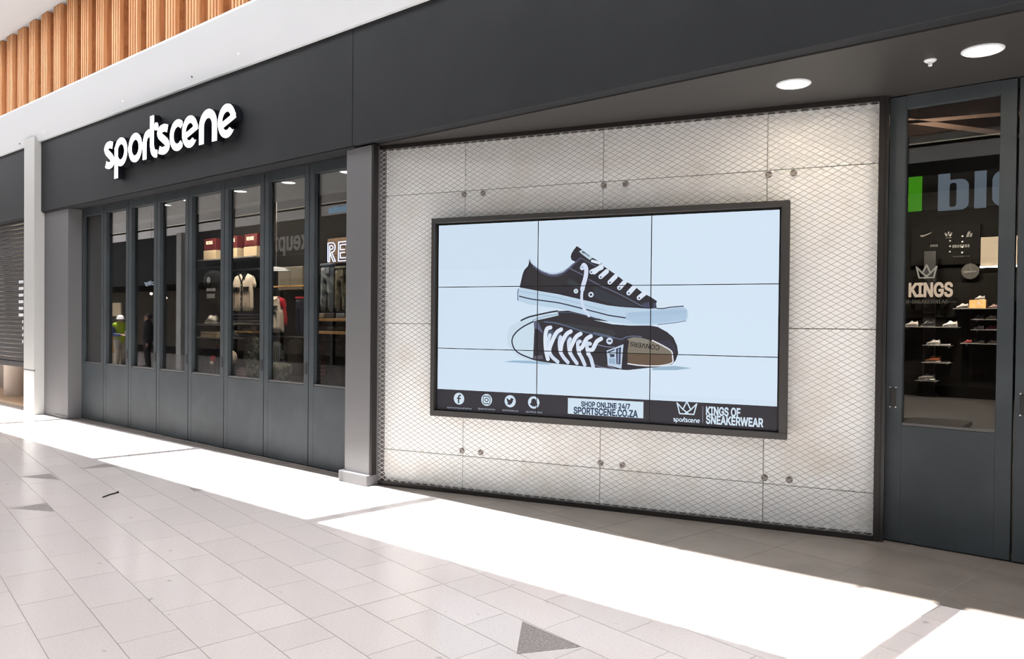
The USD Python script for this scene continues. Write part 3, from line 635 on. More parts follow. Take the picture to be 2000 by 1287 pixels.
# ------------------------------------------------------------------ the neighbouring shop at the left edge
nw = thing('wall_left', 'grey fascia and interior of the neighbouring shop unit', 'wall', kind='structure')
MB().box(-20.0, -14.315, YF, 5.0, 3.24, ZT, 0.004).build('fascia_panel', paint_dark, nw)
beige = mat('neighbour_floor', (0.60, 0.42, 0.28), 0.5); cream_wall = mat('neighbour_wall', (0.42, 0.36, 0.31), 0.7)
MB().box(-20.0, -13.46, 5.0, 6.0, -0.012, 0.002).build('shop_floor', beige, nw)
MB().box(-20.0, -13.46, 5.95, 6.02, 0, 4.4).build('back_wall', cream_wall, nw)
MB().box(-13.56, -13.46, 5.3, 5.95, 0, 4.4).build('party_wall', paint_dark, nw)
MB().box(-20.2, -20.0, 4.8, 6.0, 0, 4.4).build('party_wall', paint_dark, nw)
MB().box(-20.0, -13.46, 4.95, 5.95, 3.6, 3.7).build('shop_ceiling', cream_wall, nw)
lg = UsdLux.RectLight.Define(stage, '/World/neighbour_ceiling_lamp'); lg.CreateWidthAttr(2.0); lg.CreateHeightAttr(0.3); lg.CreateIntensityAttr(8.0); lg.CreateColorAttr((1, 0.9, 0.78)); lg.AddTranslateOp().Set(Gf.Vec3d(-16.5, 5.5, 3.55))
col = MB().lathe([(0.22, 0.0), (0.22, 3.6)], (-17.5, 5.6, 0), 28)
top('column', col, mat('column_plaster', (0.55, 0.47, 0.40), 0.7), 'round beige column standing inside the neighbouring shop under its shutter', 'column', smooth=30)
shut_mat = mat('shutter_slat', (0.022, 0.021, 0.022), 0.55, 0.2)
sr = thing('roller_shutter', 'dark slatted roller shutter of the neighbouring shop, half a metre open', 'shutter', (-16.0, 4.95, 0))
z = 0.79
while z < 3.25:
    q = Polygon([(4.945, z), (4.930, z + 0.012), (4.930, z + 0.055), (4.945, z + 0.068), (4.955, z + 0.068), (4.955, z)])
    m = trimesh.creation.extrude_polygon(q, 4.0, engine='earcut'); v = np.array(m.vertices)
    b = MB(); b.add(trimesh.Trimesh(np.stack([v[:, 2] - 18.33, v[:, 0], v[:, 1]], 1), m.faces, process=False)); b.build('slat', shut_mat, sr, world=True)
    z += 0.0775
MB().box(-18.33, -14.33, 4.92, 4.96, 0.70, 0.79, 0.004).build('bottom_rail', shut_mat, sr, world=True)
MB().box(-14.40, -14.315, 4.90, 5.0, 0, 3.25).build('guide_rail', shut_mat, sr, world=True)
dash = MB()
for k in range(10): dash.box(-15.30 + (0.0 if k < 6 else 0.17), -15.165 + 0.08, 4.9255, 4.9295, 1.12 + 0.115 * (9 - k), 1.12 + 0.115 * (9 - k) + 0.05)
dash.build('printed_mark', white_paint, sr, world=True, label='pale printed bars across the slats')

# ------------------------------------------------------------------ shop interior shell
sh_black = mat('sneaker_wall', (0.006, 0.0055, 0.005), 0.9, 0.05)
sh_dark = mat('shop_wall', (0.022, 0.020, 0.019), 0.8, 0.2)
si = thing('wall_back', 'dark walls and ceiling of the shop interior', 'wall', kind='structure')
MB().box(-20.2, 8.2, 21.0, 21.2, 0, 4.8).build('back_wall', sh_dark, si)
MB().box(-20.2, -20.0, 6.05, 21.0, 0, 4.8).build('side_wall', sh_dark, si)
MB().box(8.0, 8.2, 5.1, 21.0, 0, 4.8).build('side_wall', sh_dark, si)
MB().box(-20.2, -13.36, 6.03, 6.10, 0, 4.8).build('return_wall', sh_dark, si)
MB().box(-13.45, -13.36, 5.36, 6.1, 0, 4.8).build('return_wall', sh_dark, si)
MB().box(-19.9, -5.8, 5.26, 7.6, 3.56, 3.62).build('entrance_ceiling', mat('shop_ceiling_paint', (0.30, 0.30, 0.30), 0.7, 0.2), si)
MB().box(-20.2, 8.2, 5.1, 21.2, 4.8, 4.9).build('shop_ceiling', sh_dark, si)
MB().box(-19.9, -5.4, 8.52, 8.64, 0, 4.6).build('display_wall', mat('display_wall', (0.012, 0.011, 0.0105), 0.85, 0.1), si)
MB().box(-5.75, -5.55, 5.3, 8.7, 0, 4.6).build('return_wall', sh_dark, si)
brown = mat('roof_timber', (0.40, 0.26, 0.20), 0.7)
for i, (a, b) in enumerate((((-4.5, 9.6, 4.02), (-1.0, 10.6, 4.25)), ((-3.2, 8.6, 4.02), (-1.3, 12.0, 4.25)), ((-5.0, 12.5, 4.35), (1.0, 12.5, 4.35)))):
    t_ = thing('ceiling_beam', ('brown ceiling beam nearest the top left of the entrance door glass', 'brown ceiling beam running diagonally above the entrance door glass', 'brown ceiling beam farthest back over the sneaker wall')[i], 'beam', a, math.atan2(b[1] - a[1], b[0] - a[0]))
    l_ = math.hypot(b[0] - a[0], b[1] - a[1]); MB().box(0, l_, -0.09, 0.09, 0, 0.20, 0.004).build('timber', brown, t_); MB().tube([(0.3, 0, 0.2), (0.3, 0, 0.55)], 0.01).tube([(l_ - 0.3, 0, 0.2), (l_ - 0.3, 0, 0.45)], 0.01).build('hanger_rod', steel, t_)

def rect_lamp(name, loc, w, h, inten, pitch, color=(1, 0.86, 0.70)):
    """a shop lamp; pitch tilts it from straight down towards the back wall"""
    l = UsdLux.RectLight.Define(stage, '/World/' + name); l.CreateWidthAttr(w); l.CreateHeightAttr(h); l.CreateIntensityAttr(inten); l.CreateColorAttr(color)
    l.AddTranslateOp().Set(Gf.Vec3d(*loc)); l.AddRotateXOp().Set(pitch)
for i, (x, w) in enumerate(((-14.5, 0.5), (-13.5, 0.7), (-12.3, 0.5), (-10.9, 0.4))): rect_lamp('wall_wash_lamp_%d' % i, (x, 7.66, 3.70), w, 0.10, 230.0, 10)
for i, x in enumerate((-4.0, -2.9)): rect_lamp('shoe_wall_lamp_%d' % i, (x, 17.4, 4.4), 0.5, 0.12, 1200.0, 20)

inner_glow = glow('inner_lamp_glow', (1, .93, .84), 9.0)
# ------------------------------------------------------------------ goods on the left display wall (plane y = 8.10 to 8.50)
cream = mat('cream_cloth', (0.80, 0.70, 0.58), 0.9, 0.1); red = mat('red_cloth', (0.50, 0.03, 0.045), 0.85, 0.15); navy_c = mat('navy_cloth', (0.025, 0.03, 0.055), 0.9, 0.1)
char = mat('charcoal_cloth', (0.05, 0.052, 0.06), 0.9, 0.1); blackc = mat('black_cloth', (0.015, 0.015, 0.017), 0.9, 0.1); grey_c = mat('grey_print', (0.30, 0.30, 0.33), 0.9, 0.1)
denim = mat('denim', (0.16, 0.19, 0.23), 0.9, 0.1, noise=(7.0, (0.46, 0.48, 0.48), 0.45, 0.75)); olive = mat('olive_denim', (0.17, 0.155, 0.115), 0.9, 0.1, noise=(7.90, (0.36, 0.32, 0.24), 0.45, 0.7))
camo = mat('camouflage_cloth', (0.055, 0.07, 0.065), 0.9, 0.1, noise=(16.0, (0.16, 0.17, 0.145), 0.5, 0.53)); camo2 = mat('camouflage_canvas', (0.11, 0.12, 0.095), 0.9, 0.1, noise=(14.0, (0.21, 0.21, 0.175), 0.5, 0.53))
cardboard = mat('cardboard', (0.46, 0.37, 0.25), 0.8, 0.2); boxred = mat('box_red', (0.085, 0.009, 0.012), 0.7, 0.2); shelf_mat = mat('shelf_steel', (0.20, 0.19, 0.18), 0.4, 0.5); oak = mat('oak', (0.72, 0.42, 0.18), 0.5, 0.3, noise=(9.0, (0.62, 0.34, 0.13), 0.4, 0.6))
rubber = mat('white_rubber', (0.78, 0.74, 0.70), 0.5, 0.3); shoe_white = mat('white_leather', (0.80, 0.74, 0.69), 0.6, 0.3); shoe_pink = mat('pink_suede', (0.70, 0.45, 0.38), 0.8, 0.2); shoe_orange = mat('orange_mesh', (0.80, 0.24, 0.11), 0.7, 0.2); shoe_black = mat('black_leather', (0.02, 0.02, 0.022), 0.5, 0.3); shoe_red = mat('red_leather', (0.50, 0.045, 0.05), 0.6, 0.3); shoe_grey = mat('grey_suede', (0.48, 0.43, 0.40), 0.8, 0.2); gum = mat('gum_rubber', (0.42, 0.26, 0.15), 0.6)
def check_mat(name, c0, c1, c2, s):
    n = {'g': ('texture_coordinate', {}), 'x': ('separate_xyz', {}), 'w': ('wave_texture', {'wave_type': 'bands', 'bands_direction': 'x', 'scale': s}), 'v': ('wave_texture', {'wave_type': 'bands', 'bands_direction': 'z', 'scale': s}), 'r': ('rgb_ramp', {'ramp': [(0.35, c0), (0.5, c1)]}), 'q': ('rgb_ramp', {'ramp': [(0.5, (1, 1, 1)), (0.62, c2)]}), 'm': ('mix', {'mix_type': 'multiply', 'fac': 1.0}), 'p': ('principled_bsdf', {'roughness': 0.9, 'specular_ior_level': 0.1})}
    return usdkit.material(stage, '/World/Looks/' + name, n, [('g.object', 'w.vector'), ('g.object', 'v.vector'), ('w.fac', 'r.fac'), ('v.fac', 'q.fac'), ('r.color', 'm.color1'), ('q.color', 'm.color2'), ('m.color', 'p.base_color')], surface='p.BSDF')
plaid_red = check_mat('plaid_red', (0.20, 0.05, 0.05), (0.035, 0.02, 0.02), (0.4, 0.4, 0.4), 4.5)
plaid_bright = check_mat('plaid_bright', (0.42, 0.09, 0.10), (0.62, 0.50, 0.44), (0.7, 0.45, 0.45), 5.5)
stripe_grey = check_mat('stripe_grey', (0.20, 0.20, 0.20), (0.07, 0.075, 0.075), (1, 1, 1), 7.0)
pinstripe = check_mat('pinstripe', (0.80, 0.70, 0.58), (0.80, 0.70, 0.58), (1, 1, 1), 9.0)
pin_ink = mat('pin_ink', (0.42, 0.36, 0.30), 0.9)

def shirt_poly(w, h, sleeve, neck, drop=0.30, flare=0.0):
    """torso outline with short or long sleeves; x centred, z = 0 at the hem"""
    b = 0.36 * w; s = w / 2
    body = Polygon([(-b - flare, 0), (b + flare, 0), (b, h * 0.62), (b * 0.98, h * 0.93), (neck, h), (-neck, h), (-b * 0.98, h * 0.93), (-b, h * 0.62)])
    sl = []
    for k in (-1, 1): sl.append(Polygon([(k * b * 0.98, h * 0.94), (k * b * 0.95, h * 0.68), (k * (s * 0.84), h * 0.94 - sleeve), (k * s, h * 0.94 - sleeve * 0.86), (k * (b + 0.03), h * 0.90)]).buffer(0.005))
    return body, sl

def wall_shelf(label, x0, x1, z, y0=8.08, y1=8.50, m=None, th=0.03, group=None):
    s_ = thing('wall_shelf', label, 'shelf', ((x0 + x1) / 2, y1, z), 0, group)
    MB().box(x0, x1, y0, y1, z - th, z, 0.003).build('board', m or shelf_mat, s_, world=True)
    for x in (x0 + 0.05, x1 - 0.08): MB().plate(Polygon([(0, 0)] * 0 + [(x, z - th - 0.10), (x + 0.02, z - th - 0.10), (x + 0.02, z - th), (x, z - th)]), y1 - 0.15, y1 + 0.02).build('bracket', black, s_, world=True)
    return s_
def rail(label, x0, x1, z, y=8.20, group=None):
    r_ = thing('clothes_rail', label, 'clothes rail', ((x0 + x1) / 2, 8.52, z), 0, group)
    MB().tube([(x0, y, z), (x1, y, z)], 0.016).build('tube', steel, r_, world=True, smooth=30)
    for x in (x0 + 0.03, x1 - 0.03): MB().tube([(x, y, z), (x, 8.52, z)], 0.012).build('bracket', black, r_, world=True, smooth=30)
def hanger(mb, x, z, w, y):
    mb.tube([(x - w, y, z - 0.10), (x, y, z - 0.03), (x + w, y, z - 0.10)], 0.006, 6).tube([(x, y, z - 0.03), (x, y, z + 0.02)], 0.004, 6)

# upper row: boxes on a shelf, rails, hanging tops
wall_shelf('long dark shelf carrying the red and cream cap boxes', -15.25, -13.03, 2.76)
def cap_box(x0, x1, label, loc_y=8.18):
    b = thing('display_box', label, 'box', ((x0 + x1) / 2, loc_y, 2.76), 0, 'red over cream boxes on the top shelf')
    w = (x1 - x0) / 2
    MB().box(-w, w, 0, 0.26, 0.0, 0.19, 0.006).build('cream_carton', cardboard, b)
    rc = MB().box(-w * .96, w * .96, 0.01, 0.25, 0.195, 0.43, 0.006).build('red_carton', boxred, b)
    MB().plate(fit(text_poly('RERRE', 1.0), -w * .6, w * .5, 0.31, 0.38), 0.004, 0.010).build('lettering', cream, rc)
    return b
cap_box(-15.02, -14.55, 'red box stacked on a cream box, leftmost on the top shelf'); cap_box(-14.10, -13.76, 'red box stacked on a cream box, half hidden in the middle of the top shelf'); cap_box(-13.52, -13.07, 'red box stacked on a cream box, rightmost on the top shelf above the jersey')
rail('rail above the black hanging shirt', -15.45, -14.36, 2.60); rail('rail above the cream baseball jersey', -14.05, -13.02, 2.52)

def garment(name, label, cat, x, z_hem, y, parts, group=None, hang=None):
    g_ = thing(name, label, cat, (x, y, z_hem), 0, group)
    main = None
    for pn, m, mt, sm_ in parts:
        q = MB().add(m).build(pn, mt, main if pn in ('print', 'piping', 'lettering', 'pinstripes', 'buttons', 'collar') else g_, smooth=sm_); main = main or q
    if hang: h_ = MB(); hanger(h_, 0, hang, 0.2, 0.0); h_.build('hanger', black, g_)
    return g_
bd, sl = shirt_poly(0.82, 0.74, 0.30, 0.10)
pr = MB().plate(unary_union([sbox(-.17 + .07 * i, .30, -.12 + .07 * i, .36) for i in range(5)]), -0.058, -0.05).plate(Point(-.10, .52).buffer(.07), -0.056, -0.05).plate(sbox(-.16, .16, .14, .25), -0.056, -.05)
garment('shirt', 'black hanging shirt with grey chest print behind the fifth folding door', 'shirt', -14.62, 1.82, 8.18, [('body', puff(bd, .045, .05, .12, .03), blackc, True)] + [('sleeve', puff(s, .035, .04, .08), char, True) for s in sl] + [('print', trimesh.util.concatenate(pr.ms), grey_c, False)], hang=0.76)
bd, sl = shirt_poly(0.86, 0.72, 0.24, 0.12)
neckV = Polygon([(-0.13, 0.75), (0.13, 0.75), (0.0, 0.55)])
vb = bd.difference(neckV)
tr = MB().plate(stroke([(-0.125, 0.735), (0, 0.545), (0.125, 0.735)], 0.022), -0.066, -0.050).plate(stroke([(-0.016, 0.55), (-0.016, 0)], 0.010), -0.066, -0.05).plate(stroke([(0.022, 0.55), (0.022, 0)], 0.010), -0.066, -0.05)
for s in sl: tr.plate(stroke([s.exterior.coords[0], s.exterior.coords[1]], 0.004), -0.03, -0.028)
lt = MB().plate(fit(text_poly('MM', 1.0), -.25, -.07, .37, .46), -0.068, -0.05).plate(fit(text_poly('III', 1.0), .06, .25, .37, .46), -0.068, -.05)
pins = MB()
for xx in np.arange(-0.28, 0.29, 0.05):
    if abs(xx) > 0.03: pins.plate(stroke([(xx, 0.01), (xx, 0.36)], 0.005), -0.060, -0.045)
btn = MB()
for zz in (0.08, 0.18, 0.28, 0.40, 0.5): btn.ball((0.003, -0.062, zz), 0.010, 1)
garment('baseball_jersey', 'cream pinstriped baseball jersey with dark piping on a hanger', 'jersey', -13.48, 1.72, 8.17, [('body', puff(vb, .05, .045, .10, .025, 3), cream, True)] + [('sleeve', puff(s, .04, .04, .08, .02, 5), cream, True) for s in sl] + [('piping', trimesh.util.concatenate(tr.ms), blackc, False), ('lettering', trimesh.util.concatenate(lt.ms), blackc, False), ('pinstripes', trimesh.util.concatenate(pins.ms), pin_ink, False), ('buttons', trimesh.util.concatenate(btn.ms), rubber, True)], hang=0.74)

def shoe(name, label, x, y, z, L, up_m, sole_m, flip=1, high=0.0, group=None, lone_sole=False):
    """a sneaker seen from the side, toe towards -x (flip = -1: towards +x)"""
    s_ = thing(name, label, 'shoe', (x, y, z), 0, group)
    q = lambda pts: Polygon([(flip * a * L, b * L) for a, b in pts]).buffer(0)
    sole_poly = q(curve([(-.5, .035), (-.47, .0), (-.2, .0), (.2, .0), (.47, .0), (.5, .04), (.49, .115), (.2, .10), (-.2, .085), (-.44, .085)], 3))
    upper = q(curve([(-.47, .08), (-.46, .15), (-.38, .205), (-.20, .27), (-.02, .42), (.05, .455), (.13, .40), (.24, .36), (.36, .40), (.44, .44 + high), (.48, .30), (.48, .10)], 3) + [(.2, .09), (-.2, .075)])
    if not lone_sole: up_ = MB().add(puff(upper, .16 * L, .045 * L, .16 * L)).build('upper', up_m, s_, smooth=True)
    MB().add(puff(sole_poly if not lone_sole else affinity.scale(sole_poly, 1, 1.5, origin=(0, 0)), .175 * L, .05 * L, .05 * L)).build('sole', sole_m, s_, smooth=40)
    if not lone_sole:
        lc = MB()
        for k in range(4):
            a, b = -.19 + k * .05, .285 + k * .045
            lc.tube([(flip * a * L, -.09 * L, (b - .03) * L), (flip * (a + .02) * L, 0, b * L + .012 * L), (flip * a * L, .09 * L, (b - .03) * L)], .011 * L, 5)
        lc.build('laces', rubber if up_m not in (shoe_white,) else shoe_grey, up_)
        MB().add(puff(q([(.10, .37), (.14, .385), (.24, .35), (.35, .39), (.40, .41), (.38, .36), (.24, .31), (.14, .34)]), .09 * L, .03 * L, .03 * L)).build('collar', char if up_m is not shoe_black else grey_c, up_, smooth=True)
    return s_
wall_shelf('dark shelf under the cream sneaker behind the fifth folding door', -15.15, -14.30, 1.465); wall_shelf('dark shelf under the folded trousers below the jersey', -14.06, -13.02, 1.495)
wall_shelf('dark shelf under the cream shoe box', -15.18, -14.34, 1.20); wall_shelf('dark shelf under the cream sneaker below the jersey', -14.06, -13.40, 1.215)
shoe('sneaker', 'cream sneaker on the dark shelf above the cream shoe box', -14.80, 8.23, 1.466, 0.42, shoe_white, rubber)
shoe('sneaker', 'cream sneaker half hidden behind the mullion left of the folded trousers', -14.36, 8.30, 1.466, 0.40, shoe_white, rubber)
shoe('sneaker', 'cream sneaker on the low shelf below the jersey', -13.84, 8.20, 1.216, 0.30, shoe_white, rubber, -1)
bx = thing('shoe_box', 'long cream shoe box on the shelf under the cream sneaker', 'box', (-14.68, 8.26, 1.20)); MB().box(-.31, .31, -.15, .15, 0, .075, .004).build('base', cardboard, bx); MB().box(-.315, .315, -.155, .155, .075, .112, .004).build('lid', cardboard, bx)
fd = thing('folded_trousers', 'stack of folded dark trousers on the shelf below the jersey', 'folded clothes', (-13.50, 8.28, 1.495))
for k in range(3): MB().box(-.37 + .01 * k, .37 - .012 * k, -.16, .16, .06 * k, .06 * k + .056, .02).build('folded_pair', (char, blackc, navy_c)[k], fd)
bt = thing('boot', 'tan ankle boot lying on the low shelf below the folded trousers', 'boot', (-13.33, 8.20, 1.335))
wall_shelf('short oak shelf under the tan boot', -13.66, -13.08, 1.335, m=oak, th=0.02)
MB().add(puff(Polygon(curve([(-.26, .02), (-.24, .04), (-.06, .05), (.06, .06), (.11, .11), (.20, .11), (.21, .05), (.20, .015), (0, .015)], 3)), .05, .018, .05)).build('shaft', shoe_pink, bt, smooth=True); MB().box(-.26, .21, -.045, .045, 0, .018, .006).build('sole', gum, bt)
# lower row
rail('low rail left of the grey striped shirt', -14.05, -13.0, 1.30, 8.26); rail('low rail under the raglan top', -12.66, -11.58, 1.26, 8.20); rail('short low rail over the red plaid shirt', -11.30, -10.95, 1.20, 8.02)
dk = thing('jacket', 'dark blue jackets hanging low behind the fifth folding door', 'jacket', (-14.9, 8.32, 0.42)); MB().add(puff(sbox(-.40, 0, -.16, .70), .05, .06, .1, .05)).add(puff(sbox(-.15, 0, .12, .68), .05, .06, .1, .05, 4)).build('body', navy_c, dk, smooth=True); MB().add(puff(sbox(-.40, .70, -.12, .78), .03, .04, .05)).build('collar', char, dk, smooth=True)
bs = thing('trousers', 'blue trousers hanging low beside the dark blue jackets', 'trousers', (-14.50, 8.26, 0.40)); MB().add(puff(unary_union([sbox(-.13, 0, -.01, .5), sbox(.01, 0, .13, .5), sbox(-.13, .42, .13, .60)]), .05, .04, .06, .03)).build('legs', navy_c, bs, smooth=True); MB().box(-.125, .125, -.03, .03, .59, .63, .01).build('waistband', red, bs)
rt = thing('shoe_ornament', 'small red shoe with a white toe hanging low by the fifth folding door', 'shoe', (-14.60, 8.16, 0.70)); MB().add(puff(Polygon(curve([(-.06, 0), (-.05, .12), (.02, .14), (.07, .12), (.06, 0)], 3)), .04, .02, .04)).build('upper', red, rt, smooth=True); MB().ball((.0, -.02, -.015), .045).build('toe_cap', rubber, rt, smooth=True)
cp = thing('cap', 'cream soft cap hanging low below the shelves', 'cap', (-13.68, 8.00, 0.66)); MB().add(puff(Polygon(curve([(-.17, .02), (-.18, .22), (-.08, .31), (.08, .31), (.17, .24), (.18, .14), (.12, .05), (0, 0)], 4)), .09, .03, .12)).build('crown', cream, cp, smooth=True); MB().add(puff(Polygon(curve([(-.18, .06), (-.20, -.02), (-.05, -.04), (.06, .0), (-.02, .05)], 4)), .05, .025, .04)).build('visor', cardboard, cp, smooth=True); MB().tube([(0, 0, .3), (0, .1, .6)], .004).build('cord', black, cp)
pk = thing('shirt', 'bright red and cream plaid shirt low beneath the cream cap', 'shirt', (-13.68, 8.26, 0.05)); bd, sl = shirt_poly(.50, .58, .3, .07); MB().add(puff(bd, .05, .045, .1, .02)).build('body', plaid_bright, pk, smooth=True); [MB().add(puff(s, .035, .04, .06)).build('sleeve', plaid_bright, pk, smooth=True) for s in sl]
cj = thing('jacket', 'camouflage jacket hanging on the low rail below the jersey', 'jacket', (-13.22, 8.20, 0.44)); bd, sl = shirt_poly(.56, .82, .50, .08); MB().add(puff(bd, .06, .045, .1, .03)).build('body', camo, cj, smooth=True); [MB().add(puff(s, .045, .04, .06)).build('sleeve', camo, cj, smooth=True) for s in sl]; MB().ball((-.02, -.065, .5), .02, 1).build('badge', steel, cj)
# raglan top behind the seventh folding door
bd, sl = shirt_poly(0.72, 0.66, 0.52, 0.10)
raglan = [unary_union([s, Polygon([(k * .10, .655), (k * .17, .45), (k * .27, .42), (k * .27, .615)])]).buffer(0) for k, s in zip((-1, 1), sl)]
bt_ = bd.difference(unary_union(raglan))
lt = MB().plate(fit(text_poly('RERRY', 1.0), -.15, .13, .42, .49), -0.06, -0.05).plate(fit(text_poly('BBR', 1.0), -.11, .09, .32, .39), -0.06, -.05)
garment('raglan_top', 'cream raglan top with red sleeves and collar behind the seventh folding door', 'shirt', -12.40, 1.33, 8.16, [('body', puff(bt_, .045, .04, .10, .02), cream, True)] + [('sleeve', puff(s, .045, .035, .07), red, True) for s in raglan] + [('collar', puff(stroke(arc(0, .665, .09, 180, 360), .035), .055, .02, .02), red, True), ('lettering', trimesh.util.concatenate(lt.ms), char, False)], hang=0.68)
tn = thing('trousers', 'navy trousers hanging to the right of the raglan top', 'trousers', (-11.78, 8.26, 1.29)); MB().add(puff(unary_union([Polygon([(-.14, 0), (-.03, 0), (0, .45), (-.13, .6)]), Polygon([(.14, 0), (.03, 0), (0, .45), (.13, .6)]), sbox(-.13, .44, .13, .66)]), .05, .035, .06, .03)).build('legs', navy_c, tn, smooth=True); MB().box(-.125, .125, -.04, .04, .65, .69, .01).build('waistband', red, tn)
cb = thing('cupboard', 'plain beige wall cupboard above the raglan top', 'cupboard', (-12.0, 8.50, 2.10)); cbm = mat('cupboard_beige', (0.20, 0.175, 0.14), 0.6); MB().box(-.38, .38, -.30, 0, 0, .42, .004).build('body', cbm, cb); MB().box(-.376, -.003, -.316, -.302, .005, .415, .003).build('door', cbm, cb); MB().box(.003, .376, -.316, -.302, .005, .415, .003).build('door', cbm, cb); MB().box(-.62, .40, -.32, 0, .06, .085).build('ledge', oak, cb)
pl = thing('pendant_lamp', 'wide shallow pendant lamp hanging in front of the beige cupboard', 'lamp', (-11.55, 7.6, 2.41)); MB().lathe([(0, .06), (.10, .05), (.26, .0), (.25, -.005), (.1, .035), (0, .045)], n=32).build('shade', white_paint, pl, smooth=40); MB().tube([(0, 0, .05), (0, 0, 2.38)], .008).build('stem', steel, pl); MB().lathe([(0, .0), (.2, .0), (.2, .008), (0, .008)], (0, 0, .0), 24).build('diffuser', glow('pendant_glow', (1, .93, .82), 1.6), pl)
ss = thing('shirt', 'grey striped shirts on the low rail under the raglan top', 'shirt', (-12.42, 8.20, 0.47)); bd, sl = shirt_poly(.46, .70, .45, .06); MB().add(puff(bd, .06, .045, .08, .04)).build('body', stripe_grey, ss, smooth=True); [MB().add(puff(s, .045, .04, .05)).build('sleeve', stripe_grey, ss, smooth=True) for s in sl]
dj = thing('jacket', 'dark brown jacket on the low rail right of the striped shirts', 'jacket', (-11.92, 8.26, 0.55)); bd, sl = shirt_poly(.62, .68, .5, .08); MB().add(puff(bd, .06, .05, .1, .03)).build('body', mat('brown_cloth', (.03, .022, .018), .9), dj, smooth=True); [MB().add(puff(s, .045, .04, .06)).build('sleeve', blackc, dj, smooth=True) for s in sl]
cg = thing('bag', 'grey-green camouflage bag standing under the dark brown jacket', 'bag', (-11.96, 8.00, 0.0)); MB().add(puff(rounded(sbox(-.24, .06, .24, .76), .04), .10, .05, .12, .03)).build('body', camo2, cg, smooth=True); MB().add(puff(rounded(sbox(-.16, .12, .16, .34), .03), .13, .04, .05)).build('pocket', camo2, cg, smooth=True); MB().tube([(-.08, 0, .79), (-.06, 0, .87), (.06, 0, .87), (.08, 0, .79)], .012).build('handle', char, cg, smooth=30)
# behind the last folding door: wood panel with neon letters, jeans, table
wpn = thing('wall_panel', 'brown wooden wall panel behind the neon letters', 'panel', (-10.9, 8.50, 2.55)); pan = mat('panel_wood', (0.16, 0.09, 0.04), 0.6, noise=(6.0, (0.11, 0.06, 0.027), 0.4, 0.6))
for k in range(3): MB().box(-.36, .95, -.06, 0, .15 * k + .002, .15 * k + .148, .003).build('plank', pan, wpn)
ne = thing('neon_sign', 'blue-white double-line neon letters in front of the wooden panel', 'sign', (-10.98, 8.24, 2.57)); neon = glow('neon', (0.62, 0.66, 1.0), 2.3)
def neon_tube(pts): MB().tube([(x_, 0, z_) for x_, z_ in pts], 0.010, 6).build('neon_tube', neon, ne)
neon_tube([(0, 0), (0, .32), (.12, .32)] + arc(.12, .24, .08, 90, -90, 8) + [(.10, .16), (.21, 0)]); neon_tube([(.05, 0), (.05, .27), (.11, .27)] + arc(.11, .24, .03, 90, -90, 5) + [(.05, .21)]); neon_tube([(.05, .16), (.15, 0)]); neon_tube([(0, 0), (.05, 0)]); neon_tube([(.15, 0), (.21, 0)])
for o in (.29,): neon_tube([(o + .2, .32), (o, .32), (o, 0), (o + .2, 0)]); neon_tube([(o + .2, .27), (o + .05, .27), (o + .05, .19), (o + .17, .19)]); neon_tube([(o + .17, .14), (o + .05, .14), (o + .05, .05), (o + .2, .05)])
def jeans(label, x, z0, h, w, mt, ry):
    j = thing('jeans', label, 'jeans', (x, 8.24 + ry, z0)); a = w / 2
    MB().add(puff(unary_union([Polygon([(-a, 0), (-a * .35, 0), (0, h * .62), (0, h * .95), (-a * .95, h * .95)]), Polygon([(a, 0), (a * .35, 0), (0, h * .62), (0, h * .95), (a * .95, h * .95)])]), .06, .045, .07, .05)).build('legs', mt, j, smooth=True)
    MB().box(-a * .9, a * .9, -.05, .05, h * .94, h, .012).build('waistband', mt, j); MB().plate(sbox(a * .1, h * .78, a * .7, h * .92), -.075, -.055).build('pocket', mt, j)
jeans('faded blue jeans hanging below the neon letters, left of the pair', -10.98, 1.72, .82, .36, denim, 0.0); jeans('olive jeans hanging beside the faded blue jeans by the grey pier', -10.62, 1.72, .76, .34, olive, .02)
def bench(label, z, x0=-11.14, x1=-10.2):
    b = thing('display_table', label, 'shelf', (-10.7, 8.50, z)); MB().box(x0, x1, 8.02, 8.50, z - .05, z, .005).build('top', oak, b, world=True); MB().box(x0 + .04, x0 + .09, 8.10, 8.50, z - .13, z - .05).build('bracket', black, b, world=True); MB().box(x1 - .09, x1 - .04, 8.10, 8.50, z - .13, z - .05).build('bracket', black, b, world=True)
bench('oak edged shelf directly below the hanging jeans', 1.60); bench('lower oak edged shelf, brightest, under the folded jeans', 1.385)
for nm, z, mm in (('folded jeans in a low stack on the upper oak shelf', 1.60, (olive, char, denim)), ('folded jeans in a low stack on the lower oak shelf', 1.385, (char, olive))):
    f_ = thing('folded_jeans', nm, 'folded clothes', (-10.72, 8.26, z))
    for i, mt in enumerate(mm): MB().box(-.38 + .27 * i, -.13 + .27 * i, -.18, .18, 0, .09 if z > 1.5 else .075, .02).build('folded_pair', mt, f_)
ps = thing('shirt', 'dark red plaid shirt on a hanger under the lower oak shelf', 'shirt', (-11.0, 8.00, 0.45)); bd, sl = shirt_poly(.58, .72, .52, .07); MB().add(puff(bd, .055, .045, .1, .03)).build('body', plaid_red, ps, smooth=True); [MB().add(puff(s, .045, .04, .06)).build('sleeve', plaid_red, ps, smooth=True) for s in sl]; h_ = MB(); hanger(h_, 0, .74, .18, 0); h_.build('hanger', oak, ps)
ds = thing('shirt', 'black shirt hanging right of the dark red plaid shirt', 'shirt', (-10.50, 8.26, 0.48)); bd, sl = shirt_poly(.5, .70, .5, .07); MB().add(puff(bd, .055, .045, .1, .03)).build('body', blackc, ds, smooth=True); [MB().add(puff(s, .045, .04, .06)).build('sleeve', blackc, ds, smooth=True) for s in sl]

